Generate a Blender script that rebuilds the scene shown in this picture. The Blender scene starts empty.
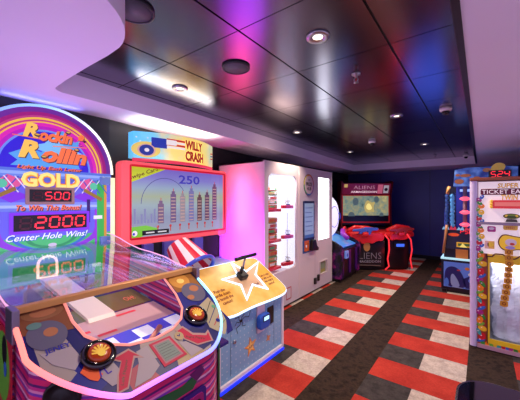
import bpy, math, random
from mathutils import Matrix, Vector
PI = math.pi
rnd = random.Random(7)
scene = bpy.context.scene
COL = scene.collection

# ------------------------------------------------------------------ colours and materials
def lin(c):
    o = []
    for v in c[:3]:
        v = v / 255.0
        o.append(v / 12.92 if v <= 0.04045 else ((v + 0.055) / 1.055) ** 2.4)
    return (o[0], o[1], o[2], 1.0)

_cache = {}
def mat(c, e=0.0, rough=0.45, metal=0.0, spec=0.5, ec=None, name=None, coat=0.0):
    """plain principled material from an sRGB colour; e = emission strength (backlit things, and a glow that brightens some unlit parts)"""
    key = (tuple(c), e, rough, metal, spec, tuple(ec) if ec else None, coat)
    if key in _cache: return _cache[key]
    m = bpy.data.materials.new(name or ('paint_%d_%d_%d' % tuple(int(v) for v in c[:3])))
    m.use_nodes = True
    b = m.node_tree.nodes['Principled BSDF']
    k = 0.35 if e >= 0.5 else 1.0                        # translucent backlit plastic is dark by itself
    lc = lin(c); b.inputs['Base Color'].default_value = (lc[0] * k, lc[1] * k, lc[2] * k, 1)
    b.inputs['Roughness'].default_value = rough
    b.inputs['Metallic'].default_value = metal
    b.inputs['Specular IOR Level'].default_value = spec
    if coat: b.inputs['Coat Weight'].default_value = coat; b.inputs['Coat Roughness'].default_value = 0.05
    if e:
        b.inputs['Emission Color'].default_value = lin(ec or c)
        b.inputs['Emission Strength'].default_value = e
    _cache[key] = m
    return m

class NT:
    """tiny node-graph helper"""
    def __init__(s, name):
        s.m = bpy.data.materials.new(name); s.m.use_nodes = True
        s.t = s.m.node_tree; s.b = s.t.nodes['Principled BSDF']; s.out = s.t.nodes['Material Output']
    def n(s, kind, **kw):
        x = s.t.nodes.new(kind)
        for k, v in kw.items(): setattr(x, k, v)
        return x
    def l(s, a, b): s.t.links.new(a, b)
    def math(s, op, a, b=None, c=None):
        x = s.n('ShaderNodeMath', operation=op)
        for i, v in enumerate((a, b, c)):
            if v is None: continue
            if isinstance(v, (int, float)): x.inputs[i].default_value = v
            else: s.l(v, x.inputs[i])
        return x.outputs[0]
    def mix(s, f, a, b):
        x = s.n('ShaderNodeMix', data_type='RGBA')
        if isinstance(f, (int, float)): x.inputs[0].default_value = f
        else: s.l(f, x.inputs[0])
        for i, v in ((6, a), (7, b)):
            if isinstance(v, tuple): x.inputs[i].default_value = v
            else: s.l(v, x.inputs[i])
        return x.outputs[2]
    def xyz(s):
        tc = s.n('ShaderNodeTexCoord'); sp = s.n('ShaderNodeSeparateXYZ')
        s.l(tc.outputs['Object'], sp.inputs[0]); s.tc = tc
        return sp.outputs
    def noise(s, scale, detail=3, rough=0.5):
        x = s.n('ShaderNodeTexNoise'); x.inputs['Scale'].default_value = scale
        x.inputs['Detail'].default_value = detail; x.inputs['Roughness'].default_value = rough
        s.l(s.tc.outputs['Object'], x.inputs['Vector']); return x.outputs
    def ramp(s, f, stops, interp='LINEAR'):
        x = s.n('ShaderNodeValToRGB'); r = x.color_ramp; r.interpolation = interp
        while len(r.elements) < len(stops): r.elements.new(0.5)
        for e_, (p, c) in zip(r.elements, stops): e_.position = p; e_.color = lin(c)
        s.l(f, x.inputs[0]); return x.outputs[0]
    def emit(s, colour, strength):
        s.l(colour, s.b.inputs['Emission Color']); s.b.inputs['Emission Strength'].default_value = strength

def glass_mat(name, tint=(245, 245, 250), ior=1.5, rough=0.0):
    g = NT(name)
    tr = g.n('ShaderNodeBsdfTransparent'); tr.inputs[0].default_value = lin(tint)
    gl = g.n('ShaderNodeBsdfGlossy'); gl.inputs['Roughness'].default_value = rough
    lw = g.n('ShaderNodeLayerWeight'); lw.inputs[0].default_value = 0.5
    fac = g.math('MULTIPLY_ADD', g.math('POWER', lw.outputs['Facing'], 4.2), 0.93, 0.035)
    mx = g.n('ShaderNodeMixShader')
    g.l(fac, mx.inputs[0]); g.l(tr.outputs[0], mx.inputs[1]); g.l(gl.outputs[0], mx.inputs[2])
    g.l(mx.outputs[0], g.out.inputs[0])
    return g.m

# ------------------------------------------------------------------ mesh building
def frame(o, ux, uy):
    ux = Vector(ux).normalized(); uy = Vector(uy)
    uy = (uy - ux * uy.dot(ux)).normalized(); n = ux.cross(uy)
    M = Matrix((ux, uy, n)).transposed().to_4x4(); M.translation = Vector(o)
    return M
I4 = Matrix.Identity(4)

class MB:
    def __init__(s): s.V = []; s.F = []; s.M = []; s.S = []; s.mats = []
    def mi(s, m):
        if m not in s.mats: s.mats.append(m)
        return s.mats.index(m)
    def add(s, vs, fs, m, T=I4, smooth=False):
        o = len(s.V); k = s.mi(m)
        s.V += [tuple(T @ Vector(v)) for v in vs]
        for f in fs:
            s.F.append([o + i for i in f]); s.M.append(k); s.S.append(smooth)
        return s
    def box(s, x0, x1, y0, y1, z0, z1, m, T=I4):
        v = [(x, y, z) for z in (z0, z1) for y in (y0, y1) for x in (x0, x1)]
        return s.add(v, [(0, 2, 3, 1), (4, 5, 7, 6), (0, 1, 5, 4), (2, 6, 7, 3), (0, 4, 6, 2), (1, 3, 7, 5)], m, T)
    def prism(s, pts, w0, w1, m, T=I4):
        """polygon in uv, extruded along w"""
        a = sum(pts[i][0] * pts[(i + 1) % len(pts)][1] - pts[(i + 1) % len(pts)][0] * pts[i][1] for i in range(len(pts)))
        if a < 0: pts = pts[::-1]
        n = len(pts)
        v = [(p[0], p[1], w0) for p in pts] + [(p[0], p[1], w1) for p in pts]
        f = [tuple(range(n))[::-1], tuple(range(n, 2 * n))] + [(i, (i + 1) % n, n + (i + 1) % n, n + i) for i in range(n)]
        return s.add(v, f, m, T)
    def tube(s, path, r, m, seg=10, closed=False, T=I4, ell=1.0):
        P = [Vector(p) for p in path]; n = len(P); v = []; f = []
        up = Vector((0.123, 0.321, 0.94))
        prev = None
        for i, p in enumerate(P):
            if closed: d = P[(i + 1) % n] - P[i - 1]
            else: d = P[min(i + 1, n - 1)] - P[max(i - 1, 0)]
            d.normalize()
            if prev is None:
                a = d.cross(up)
                if a.length < 0.05: a = d.cross(Vector((1, 0, 0)))
            else: a = prev - d * prev.dot(d)
            a.normalize(); prev = a; b = d.cross(a)
            rr = r[i] if isinstance(r, (list, tuple)) else r
            for k in range(seg):
                t = 2 * PI * k / seg
                v.append(p + a * (math.cos(t) * rr) + b * (math.sin(t) * rr * ell))
        for i in range(n if closed else n - 1):
            j = (i + 1) % n
            for k in range(seg):
                k2 = (k + 1) % seg
                f.append((i * seg + k, i * seg + k2, j * seg + k2, j * seg + k))
        if not closed:
            f.append(tuple(range(seg))[::-1]); f.append(tuple(range((n - 1) * seg, n * seg)))
        return s.add(v, f, m, T, True)
    def lathe(s, prof, m, T=I4, seg=24, smooth=True):
        v = []; f = []; n = len(prof)
        for r, z in prof:
            for k in range(seg):
                t = 2 * PI * k / seg; v.append((max(r, 1e-5) * math.cos(t), max(r, 1e-5) * math.sin(t), z))
        for i in range(n - 1):
            for k in range(seg):
                k2 = (k + 1) % seg
                f.append((i * seg + k, i * seg + k2, (i + 1) * seg + k2, (i + 1) * seg + k))
        f.append(tuple(range(seg))[::-1]); f.append(tuple(range((n - 1) * seg, n * seg)))
        return s.add(v, f, m, T, smooth)
    def ball(s, c, r, m, T=I4, sc=(1, 1, 1), seg=16):
        k = seg // 2
        prof = [(r * math.sin(PI * i / k), -r * math.cos(PI * i / k)) for i in range(k + 1)]
        M = T @ Matrix.Translation(Vector(c)) @ Matrix.Diagonal((sc[0], sc[1], sc[2], 1))
        return s.lathe(prof, m, M, seg)
    def disc(s, cx, cy, rx, m, T=I4, w=0.0, th=0.0006, ry=None, seg=28, rot=0):
        ry = ry or rx; c_, s_ = math.cos(rot), math.sin(rot)
        pts = [(cx + rx * math.cos(2 * PI * k / seg) * c_ - ry * math.sin(2 * PI * k / seg) * s_,
                cy + rx * math.cos(2 * PI * k / seg) * s_ + ry * math.sin(2 * PI * k / seg) * c_) for k in range(seg)]
        return s.prism(pts, w, w + th, m, T)
    def ring(s, cx, cy, r0, r1, m, T=I4, w=0.0, th=0.0006, a0=0.0, a1=2 * PI, seg=32, sy=1.0):
        full = abs(a1 - a0 - 2 * PI) < 1e-6
        A = [a0 + (a1 - a0) * k / seg for k in range(seg + 1)]
        if full:
            for k in range(seg): s.prism([(cx + r * math.cos(a), cy + r * math.sin(a) * sy) for r, a in ((r0, A[k]), (r1, A[k]), (r1, A[k + 1]), (r0, A[k + 1]))], w, w + th, m, T)
        else:
            pts = [(cx + r1 * math.cos(a), cy + r1 * math.sin(a) * sy) for a in A] + [(cx + r0 * math.cos(a), cy + r0 * math.sin(a) * sy) for a in A[::-1]]
            s.prism(pts, w, w + th, m, T)
        return s
    def line(s, pts, wd, m, T=I4, w=0.0, th=0.0006):
        for (x0, y0), (x1, y1) in zip(pts, pts[1:]):
            d = math.hypot(x1 - x0, y1 - y0) or 1e-6; nx, ny = -(y1 - y0) / d * wd / 2, (x1 - x0) / d * wd / 2
            s.prism([(x0 + nx, y0 + ny), (x1 + nx, y1 + ny), (x1 - nx, y1 - ny), (x0 - nx, y0 - ny)], w, w + th, m, T)
        return s
    def rect(s, x0, x1, y0, y1, m, T=I4, w=0.0, th=0.0006):
        return s.prism([(x0, y0), (x1, y0), (x1, y1), (x0, y1)], w, w + th, m, T)
    def text(s, body, cx, cy, wd, ht, m, T=I4, w=0.0, th=0.0006, shear=0.0, bold=0.0, rot=0.0):
        c = bpy.data.curves.new('lettering', 'FONT'); c.body = body; c.size = 1; c.shear = shear; c.offset = bold
        c.align_x = 'CENTER'; c.resolution_u = 2; c.extrude = 0.5; c.space_line = 0.95
        o = bpy.data.objects.new('lettering', c); COL.objects.link(o)
        dg = bpy.context.evaluated_depsgraph_get(); dg.update()
        me = bpy.data.meshes.new_from_object(o.evaluated_get(dg))
        vs = [v.co.copy() for v in me.vertices]; fs = [tuple(p.vertices) for p in me.polygons]
        bpy.data.objects.remove(o); bpy.data.curves.remove(c); bpy.data.meshes.remove(me)
        if not vs: return s
        x0 = min(v.x for v in vs); x1 = max(v.x for v in vs); y0 = min(v.y for v in vs); y1 = max(v.y for v in vs)
        c_, s_ = math.cos(rot), math.sin(rot); out = []
        for v in vs:
            a = ((v.x - x0) / (x1 - x0) - 0.5) * wd; b = ((v.y - y0) / (y1 - y0) - 0.5) * ht
            out.append((cx + a * c_ - b * s_, cy + a * s_ + b * c_, w + (v.z + 0.5) * th))
        return s.add(out, fs, m, T)
    def build(s, name, parent=None, bevel=0.0, seg=2, smooth_angle=False, loc=None):
        me = bpy.data.meshes.new(name)
        me.from_pydata(s.V, [], s.F)
        for m in s.mats: me.materials.append(m)
        me.polygons.foreach_set('material_index', s.M)
        me.polygons.foreach_set('use_smooth', s.S)
        me.update()
        o = bpy.data.objects.new(name, me); COL.objects.link(o)
        if parent: o.parent = parent
        if loc: o.location = loc
        if bevel:
            b = o.modifiers.new('bevel', 'BEVEL'); b.width = bevel; b.segments = seg; b.limit_method = 'ANGLE'
            b.angle_limit = math.radians(40)
        return o

def rrect(x0, x1, y0, y1, r, k=6):
    out = []
    for cx, cy, a in ((x1 - r, y0 + r, -PI / 2), (x1 - r, y1 - r, 0), (x0 + r, y1 - r, PI / 2), (x0 + r, y0 + r, PI)):
        for i in range(k + 1):
            t = a + PI / 2 * i / k; out.append((cx + r * math.cos(t), cy + r * math.sin(t)))
    return out
def star(cx, cy, R, r, n=5, a=PI / 2):
    return [(cx + (R if i % 2 == 0 else r) * math.cos(a + PI * i / n), cy + (R if i % 2 == 0 else r) * math.sin(a + PI * i / n)) for i in range(2 * n)]

SEG = {'0': 'abcdef', '1': 'bc', '2': 'abged', '3': 'abgcd', '4': 'fgbc', '5': 'afgcd', '6': 'afgedc', '7': 'abc', '8': 'abcdefg', '9': 'abcdfg', 'P': 'abfeg'}
def digits(mb, txt, x0, x1, y0, y1, m, T, w, dim=None, sl=0.12):
    n = len(txt); p = (x1 - x0) / n; dw = p * 0.68; h = y1 - y0; t = dw * 0.2
    for i, ch in enumerate(txt):
        bx = x0 + p * i + (p - dw) / 2
        def P(u, v): return (bx + u * dw + v * sl * dw, y0 + v * h)
        S = {'a': (0.1, 1, 0.9, 1), 'g': (0.1, .5, 0.9, .5), 'd': (0.1, 0, 0.9, 0), 'f': (0, .56, 0, .94), 'e': (0, .06, 0, .44), 'b': (1, .56, 1, .94), 'c': (1, .06, 1, .44)}
        for k, (a, b, c, d) in S.items():
            on = k in SEG.get(ch, '')
            mm = m if on else dim
            if mm is None: continue
            mb.line([P(a, b), P(c, d)], t, mm, T, w + (0.0005 if on else 0))

# ------------------------------------------------------------------ scene bookkeeping
def empty(name, label, cat, loc=(0, 0, 0), rz=0.0, group=None):
    o = bpy.data.objects.new(name, None); COL.objects.link(o); o.empty_display_size = 0.1
    o.location = loc; o.rotation_euler = (0, 0, rz); tag(o, label, cat, group); return o
def tag(o, label, cat, group=None):
    o['label'] = label; o['category'] = cat
    if group: o['group'] = group
    return o
def struct(o): o['kind'] = 'structure'; return o
def copy_tree(o, parent=None):
    c = o.copy(); COL.objects.link(c)
    if parent: c.parent = parent
    for ch in list(o.children): copy_tree(ch, c)
    return c
def lamp(name, kind, loc, energy, col=(255, 255, 255), rot=(0, 0, 0), **kw):
    l = bpy.data.lights.new(name, kind); l.energy = energy; l.color = lin(col)[:3]
    for k, v in kw.items(): setattr(l, k, v)
    o = bpy.data.objects.new(name, l); COL.objects.link(o); o.location = loc; o.rotation_euler = rot
    return o

# ------------------------------------------------------------------ shared materials
black = mat((12, 12, 14), rough=0.4)
black_gloss = mat((8, 8, 10), rough=0.08, coat=0.5)
dark = mat((28, 27, 32), rough=0.5)
grey = mat((140, 140, 146), rough=0.4)
steel = mat((180, 180, 186), rough=0.3, metal=1.0)
white = mat((235, 232, 232), rough=0.4)
glass = glass_mat('clear_glass')
led_red = mat((255, 44, 60), e=1.5, name='red_led')
led_dim = mat((60, 8, 10), e=0.25, name='unlit_led')
screen_black = mat((14, 4, 6), rough=0.2)
FX = frame((0, 0, 0), (1, 0, 0), (0, 0, 1))           # upright panel facing local -y: u = x, v = z, w = towards the viewer
def FXY(y): return frame((0, y, 0), (1, 0, 0), (0, 0, 1))

# ================================================================== THE ROOM
H_SOFFIT, H_CEIL = 2.24, 2.40
# carpet
g = NT('checked_carpet'); X, Y, Z = g.xyz()
CELL = 0.3335
u = g.math('DIVIDE', g.math('ADD', X, 1.765 + 12 * CELL), CELL)
um = g.math('FLOORED_MODULO', u, 3.0); ui = g.math('FLOOR', um)
v = g.math('DIVIDE', g.math('ADD', Y, -2.195 + 0.3275 * 40), 0.3275)
vi = g.math('FLOORED_MODULO', g.math('FLOOR', v), 2.0)
n1 = g.noise(5.0, 5, 0.62); n2 = g.noise(60.0, 3, 0.6); n3 = g.noise(13.0, 4, 0.6)
brown = g.ramp(n3[0], [(0.35, (34, 25, 20)), (0.55, (58, 44, 34)), (0.7, (23, 19, 17))])
darkt = g.ramp(n3[0], [(0.3, (46, 42, 41)), (0.7, (74, 68, 65))])
redt = g.ramp(n1[0], [(0.3, (154, 42, 34)), (0.7, (184, 60, 46))])
whit = g.ramp(n3[0], [(0.3, (160, 146, 136)), (0.65, (196, 182, 166))])
row_a = g.mix(vi, darkt, redt); row_b = g.mix(vi, whit, redt)
isb = g.math('GREATER_THAN', ui, 0.5); isgap = g.math('GREATER_THAN', ui, 1.5)
c = g.mix(isgap, g.mix(isb, row_a, row_b), brown)
ff = g.math('MULTIPLY_ADD', n2[0], 0.9, 0.55)
sc_ = g.n('ShaderNodeVectorMath', operation='SCALE'); g.l(c, sc_.inputs[0]); g.l(ff, sc_.inputs['Scale'])
g.l(sc_.outputs[0], g.b.inputs['Base Color']); g.b.inputs['Roughness'].default_value = 0.95; g.b.inputs['Specular IOR Level'].default_value = 0.15
bp = g.n('ShaderNodeBump'); bp.inputs['Strength'].default_value = 0.4; bp.inputs['Distance'].default_value = 0.004
g.l(n2[0], bp.inputs['Height']); g.l(bp.outputs[0], g.b.inputs['Normal'])
struct(MB().box(-3.4, 1.8, -2.2, 8.6, -0.08, 0, g.m).build('floor'))

# walls
wl = NT('black_wall'); wl.xyz(); nn = wl.noise(2.0, 2)
wl.l(wl.ramp(nn[0], [(0.3, (20, 19, 24)), (0.7, (27, 26, 32))]), wl.b.inputs['Base Color']); wl.b.inputs['Roughness'].default_value = 0.5
wb = NT('dark_navy_wall'); wX, wY, wZ = wb.xyz(); nn = wb.noise(1.5, 2)
wb.l(wb.ramp(nn[0], [(0.3, (46, 54, 122)), (0.7, (56, 66, 146))]), wb.b.inputs['Base Color']); wb.b.inputs['Roughness'].default_value = 0.42
def wall(name, pts, z1, th, m):
    mb = MB()
    mb.prism(pts, 0, z1, m); return struct(mb.build(name))
wall('wall_left', [(-2.80, -2.0), (-2.80, 1.32), (-3.02, 2.75), (-3.12, 3.7), (-3.12, 8.5), (-3.3, 8.5), (-3.3, -2.0)], H_SOFFIT, 0, wl.m)
mb = MB(); mb.box(-3.12, 0.66, 8.4, 8.52, 0, H_SOFFIT, wb.m)
struct(mb.build('wall_back'))
wall('wall_right', [(0.66, 8.52), (0.66, 4.45), (1.7, 4.45), (1.7, 4.6), (0.8, 4.6), (0.8, 8.52)], H_SOFFIT, 0, wl.m)
struct(MB().box(-3.1, 0.65, 8.37, 8.399, 0, 0.09, black).build('baseboard_back'))
mb = MB()
for xx in (-1.02, 0.2, -2.2): mb.box(xx - .004, xx + .004, 8.392, 8.399, 0.09, H_SOFFIT, black)
struct(mb.build('trim_1'))

# lowered soffit: a slab with the curved opening of the recess
lav = NT('lavender_plaster'); lav.xyz(); nn = lav.noise(1.2, 2)
lav.l(lav.ramp(nn[0], [(0.3, (236, 224, 240)), (0.7, (240, 229, 243))]), lav.b.inputs['Base Color']); lav.b.inputs['Roughness'].default_value = 0.55
edge = [(-0.066, -1.6), (-0.066, 7.47), (-2.62, 7.47), (-2.60, 5.9), (-2.50, 3.78), (-2.43, 2.1), (-2.385, 1.2), (-2.375, 1.0)]
for i in range(9):                                       # tight rounded tip of the recess
    t = PI - (PI / 2) * i / 8 * -1
    edge.append((-2.29 + 0.085 * math.cos(PI + PI / 2 * i / 8), 0.81 + 0.085 * math.sin(PI + PI / 2 * i / 8)))
edge += [(-2.1, 0.722), (-1.8, 0.727), (-1.58, 0.735)]
for i in range(1, 13):                                   # sweeping S back towards the doorway
    t = PI / 2 - (PI / 2) * i / 12
    edge.append((-1.50 + 0.41 * math.cos(t), 0.335 + 0.40 * math.sin(t)))
edge += [(-1.09, 0.0), (-1.09, -1.6)]
cu = bpy.data.curves.new('soffit', 'CURVE'); cu.dimensions = '2D'; cu.fill_mode = 'BOTH'; cu.extrude = (H_CEIL - H_SOFFIT) / 2
for pts in ([(-3.3, -2.0), (1.7, -2.0), (1.7, 8.5), (-3.3, 8.5)], edge):
    sp = cu.splines.new('POLY'); sp.points.add(len(pts) - 1); sp.use_cyclic_u = True
    for p, q in zip(sp.points, pts): p.co = (q[0], q[1], 0, 1)
o = bpy.data.objects.new('soffit', cu); COL.objects.link(o)
dg = bpy.context.evaluated_depsgraph_get(); dg.update()
me = bpy.data.meshes.new_from_object(o.evaluated_get(dg)); bpy.data.objects.remove(o)
me.materials.clear(); me.materials.append(lav.m); me.materials.append(mat((70, 62, 74), rough=.5))
for p in me.polygons: p.material_index = 0
sof = bpy.data.objects.new('ceiling_soffit', me); COL.objects.link(sof); sof.location.z = (H_CEIL + H_SOFFIT) / 2; struct(sof)

# glossy recessed ceiling of metal panels
cm = NT('dark_satin_metal'); cm.xyz()
cm.b.inputs['Base Color'].default_value = lin((122, 120, 136)); cm.b.inputs['Metallic'].default_value = 1.0
cm.b.inputs['Roughness'].default_value = 0.2
nz = cm.noise(0.9, 2); bp = cm.n('ShaderNodeBump'); bp.inputs['Strength'].default_value = 0.12; bp.inputs['Distance'].default_value = 0.05
cm.l(nz[0], bp.inputs['Height']); cm.l(bp.outputs[0], cm.b.inputs['Normal'])
mb = MB()
mb.box(-3.3, 1.0, -2.0, 8.5, H_CEIL + 0.012, H_CEIL + 0.05, black)
xs = [-1.055 + 0.6225 * k for k in range(-4, 3)]; ys = [1.19 + 0.643 * k for k in range(-5, 12)]
for a, b in zip(xs, xs[1:]):
    for c0, c1 in zip(ys, ys[1:]):
        gx = 0.006
        mb.box(a + gx, b - gx, c0 + 0.003, c1 - 0.003, H_CEIL, H_CEIL + 0.02, cm.m)
struct(mb.build('ceiling'))
mb = MB(); mb.box(-0.092, -0.064, -1.6, 7.47, H_SOFFIT - 0.006, H_SOFFIT + 0.03, black)
struct(mb.build('trim_2'))
mb = MB(); mb.box(-0.115, -0.094, -1.6, 7.47, H_CEIL - 0.006, H_CEIL + 0.001, mat((60, 56, 64), rough=.4))
struct(mb.build('trim_3'))

# ceiling fittings
lens = mat((255, 240, 220), e=3.5, name='lamp_lens')
def downlight(x, y, label):
    r = empty('recessed_downlight', label, 'ceiling light', (x, y, H_CEIL), 0, 'recessed ceiling downlights')
    MB().lathe([(0.028, -0.003), (0.034, -0.009), (0.060, -0.012), (0.066, -0.006), (0.066, 0.0), (0.05, 0.0), (0.028, 0.0)], steel, seg=28).build('trim_ring', r)
    MB().lathe([(0.028, -0.0045), (0.0275, -0.003)], lens, seg=24).build('lens', r)
    return r
first = downlight(-0.735, 1.505, 'round recessed downlight nearest the camera, above the middle of the aisle')
for x, y, lb in ((-1.98, 1.505, 'round recessed downlight above the coin rolling game, in the bright reflection'),
                 (-0.735, 3.43, 'round recessed downlight beside the white camera dome, middle of the right row'),
                 (-1.98, 3.43, 'round recessed downlight in front of the white prize vending machine'),
                 (-0.735, 5.42, 'small far downlight, last of the right row'),
                 (-1.98, 5.42, 'small far downlight, last of the left row')):
    c_ = copy_tree(first); c_.location = (x, y, H_CEIL); c_['label'] = lb
for i, (x, y) in enumerate(((-0.735, 1.505), (-1.98, 1.505), (-0.735, 3.43), (-1.98, 3.43), (-0.735, 5.42), (-1.98, 5.42))):
    lamp('downlight_lamp', 'SPOT', (x, y, H_CEIL - 0.03), 95 if i % 2 == 0 else (45 if i == 1 else 90), (255, 230, 206), (0, 0, 0), spot_size=math.radians(125 if i % 2 == 0 else 105), spot_blend=0.7, shadow_soft_size=0.04)
def dome(x, y, label, group=None):
    r = empty('ceiling_camera_dome', label, 'security camera', (x, y, H_CEIL), 0, 'white ceiling domes')
    MB().lathe([(0.055, 0.0), (0.055, -0.02), (0.05, -0.03), (0.04, -0.034)], white, seg=24).build('housing', r)
    MB().lathe([(0.034, -0.034), (0.033, -0.05), (0.026, -0.063), (0.012, -0.07), (0.001, -0.071)], mat((30, 30, 34), rough=.1), seg=24).build('dome_lens', r)
    return r
d0 = dome(-0.281, 3.443, 'white ceiling camera dome nearest the camera, by the right ceiling edge')
for x, y, lb in ((-1.35, 4.651, 'white ceiling camera dome in the middle of the dark ceiling'), (-0.242, 7.235, 'far white ceiling dome above the fish game corner')):
    d = copy_tree(d0); d.location = (x, y, H_CEIL); d['label'] = lb
def sprinkler(x, y, label):
    r = empty('fire_sprinkler', label, 'sprinkler', (x, y, H_CEIL), 0, 'fire sprinklers')
    MB().lathe([(0.032, 0), (0.032, -0.006), (0.012, -0.01), (0.01, -0.03)], steel, seg=20).build('escutcheon', r)
    mb = MB(); mb.tube([(-0.011, 0, -0.028), (-0.016, 0, -0.045), (0, 0, -0.062), (0.016, 0, -0.045), (0.011, 0, -0.028)], 0.003, steel)
    mb.lathe([(0.018, -0.062), (0.018, -0.065)], steel, seg=16); mb.build('deflector', r)
    MB().tube([(0, 0, -0.03), (0, 0, -0.055)], 0.004, mat((200, 60, 50), rough=.2)).build('bulb', r)
    return r
s0 = sprinkler(-0.729, 2.12, 'chrome fire sprinkler hanging from the near dark ceiling panels')
s1 = copy_tree(s0); s1.location = (-0.743, 6.853, H_CEIL); s1['label'] = 'small far fire sprinkler near the back edge of the ceiling'
def speaker(x, y, label):
    r = empty('ceiling_speaker', label, 'speaker', (x, y, H_CEIL), 0, 'round ceiling speakers')
    MB().lathe([(0.098, 0.0), (0.098, -0.012), (0.09, -0.016), (0.085, -0.012), (0.085, 0)], mat((40, 38, 44), rough=.35), seg=32).build('rim', r)
    MB().lathe([(0.084, -0.011), (0.083, -0.008)], mat((92, 88, 98), rough=.6), seg=32).build('grille', r)
    return r
p0 = speaker(-1.355, 1.503, 'round grey ceiling speaker between the two near downlights')
p1 = copy_tree(p0); p1.location = (-1.345, 0.75, H_CEIL); p1['label'] = 'round dark ceiling speaker half hidden by the curved lavender ceiling edge'

# ================================================================== COIN ROLLING PINBALL GAME (ROCKIN & ROLLIN GOLD)
RR = empty('rolling_coin_game', 'bright purple pinball style game with arched rainbow sign and glowing rim, nearest on the left', 'arcade game', (-1.05, 0.75, 0), PI / 2)
HW = 0.44
st = NT('magenta_stripes'); X, Y, Z = st.xyz()
zz = st.math('FRACT', st.math('MULTIPLY', st.math('ADD', Z, st.math('MULTIPLY', Y, -0.10)), 10.0))
c = st.ramp(zz, [(0, (220, 40, 110)), (0.2, (150, 30, 130)), (0.32, (240, 190, 214)), (0.42, (232, 56, 120)), (0.58, (130, 60, 180)), (0.68, (236, 150, 190)), (0.78, (214, 50, 140)), (0.9, (90, 30, 110))], 'CONSTANT')
st.l(c, st.b.inputs['Base Color']); st.b.inputs['Roughness'].default_value = 0.3; st.b.inputs['Coat Weight'].default_value = 0.4
def plan(hw, yf, yb, r, k=8, nl=1.33, nr=1.7):      # plan outline with eased front corners
    def q(v, n): return math.copysign(abs(v) ** (2 / n), v)
    out = [(hw, yb), (-hw, yb)]
    for i in range(k + 1):
        t = PI + PI / 2 * i / k; out.append((-hw + r + r * q(math.cos(t), nl), yf + r + r * q(math.sin(t), nl)))
    for i in range(k + 1):
        t = -PI / 2 + PI / 2 * i / k; out.append((hw - r + r * q(math.cos(t), nr), yf + r + r * q(math.sin(t), nr)))
    return out
def dz(y): return 0.78 + 0.62 * min(max(y, -0.03), 0.42)      # height of the sloped control deck
mb = MB(); mb.prism(plan(HW - .012, 0.0, 1.53, 0.23), 0.06, 0.70, st.m)
# skirt between body and sloped deck edge
pl = plan(HW - .012, 0.0, 0.44, 0.23)
n = len(pl); vs = [(x, y, 0.70) for x, y in pl] + [(x, y, dz(y) - 0.016) for x, y in pl]
mb.add(vs, [(i, (i + 1) % n, n + (i + 1) % n, n + i) for i in range(1, n)], st.m)
for s in (-1, 1):                                        # sides beside the playfield
    mb.box(min(s * HW, s * (HW - .02)), max(s * HW, s * (HW - .02)), 0.42, 1.55, 0.69, 1.03, st.m)
mb.build('cabinet', RR)
MB().prism(plan(HW - .06, 0.08, 1.45, 0.12), 0.0, 0.06, black).build('plinth', RR)
# deck with U-shaped window
UP = [(-0.262, 0.41), (-0.264, 0.30), (-0.245, 0.225), (-0.19, 0.165), (-0.11, 0.128), (0.0, 0.112), (0.10, 0.122), (0.17, 0.15), (0.215, 0.20), (0.235, 0.28), (0.237, 0.41)]
deckm = NT('deck_print'); X, Y, Z = deckm.xyz(); nv = deckm.n('ShaderNodeTexVoronoi'); nv.inputs['Scale'].default_value = 9.0
deckm.l(deckm.tc.outputs['Object'], nv.inputs['Vector'])
sx = deckm.n('ShaderNodeSeparateColor'); deckm.l(nv.outputs['Color'], sx.inputs[0])
c = deckm.ramp(sx.outputs[0], [(0, (26, 30, 120)), (0.5, (20, 22, 92)), (0.80, (150, 140, 134)), (0.9, (160, 140, 100)), (0.95, (150, 40, 70))], 'CONSTANT')
deckm.l(c, deckm.b.inputs['Base Color']); deckm.b.inputs['Roughness'].default_value = 0.42; deckm.b.inputs['Specular IOR Level'].default_value = .25; deckm.emit(c, 0.03)
outer = plan(HW, -0.03, 0.42, 0.25, 12)
# deck built in two halves around the window (left, right, front)
def deck_poly(pts, m, mbb, th=0.016, lift=0.0):
    a = sum(pts[i][0] * pts[(i + 1) % len(pts)][1] - pts[(i + 1) % len(pts)][0] * pts[i][1] for i in range(len(pts)))
    if a < 0: pts = pts[::-1]
    n = len(pts)
    v = [(x, y, dz(y) - th + lift) for x, y in pts] + [(x, y, dz(y) + lift) for x, y in pts]
    mbb.add(v, [tuple(range(n))[::-1], tuple(range(n, 2 * n))] + [(i, (i + 1) % n, n + (i + 1) % n, n + i) for i in range(n)], m)
half_l = [p for p in outer if p[0] < 0 and p[1] < 0.41]; half_r = [p for p in outer if p[0] > 0 and p[1] < 0.41]
mb = MB()
deck_poly([(-HW, 0.42)] + half_l + [(0, -0.03), (0, 0.112)] + [p for p in UP[:5]][::-1] + [(-0.262, 0.42)], deckm.m, mb)
deck_poly([(0, -0.03)] + half_r + [(HW, 0.42), (0.237, 0.42)] + UP[6:][::-1] + [(0, 0.112)], deckm.m, mb)
deck = mb.build('control_deck', RR)
DT = frame((0, 0, 0.78), (1, 0, 0), (0, 1, 0.62)); DS = math.sqrt(1 + 0.62 ** 2)   # deck frame: u = x, v = y * DS
def D(x, y): return (x, y * DS)
# printed artwork on the deck
mb = MB()
eggA = mat((136, 92, 62), rough=.5, spec=.2); eggB = mat((92, 90, 112), rough=.5, spec=.2); skin = mat((168, 110, 76), rough=.5, spec=.2)
paper = mat((158, 148, 152), rough=.5, spec=.2); navy = mat((22, 26, 110), rough=.5, spec=.2); pinkr = mat((180, 26, 66), rough=.5, spec=.2)
def dp(pts, m, l): mb.prism([D(*p) for p in pts], 0.0006 * l, 0.0006 * l + 0.0006, m, DT)
def outline_oval(cx, cy, rx, ry, k=24, a=0.0):
    return [(cx + rx * math.cos(2 * PI * i / k) * math.cos(a) - ry * math.sin(2 * PI * i / k) * math.sin(a), cy + rx * math.cos(2 * PI * i / k) * math.sin(a) + ry * math.sin(2 * PI * i / k) * math.cos(a)) for i in range(k)]
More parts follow.
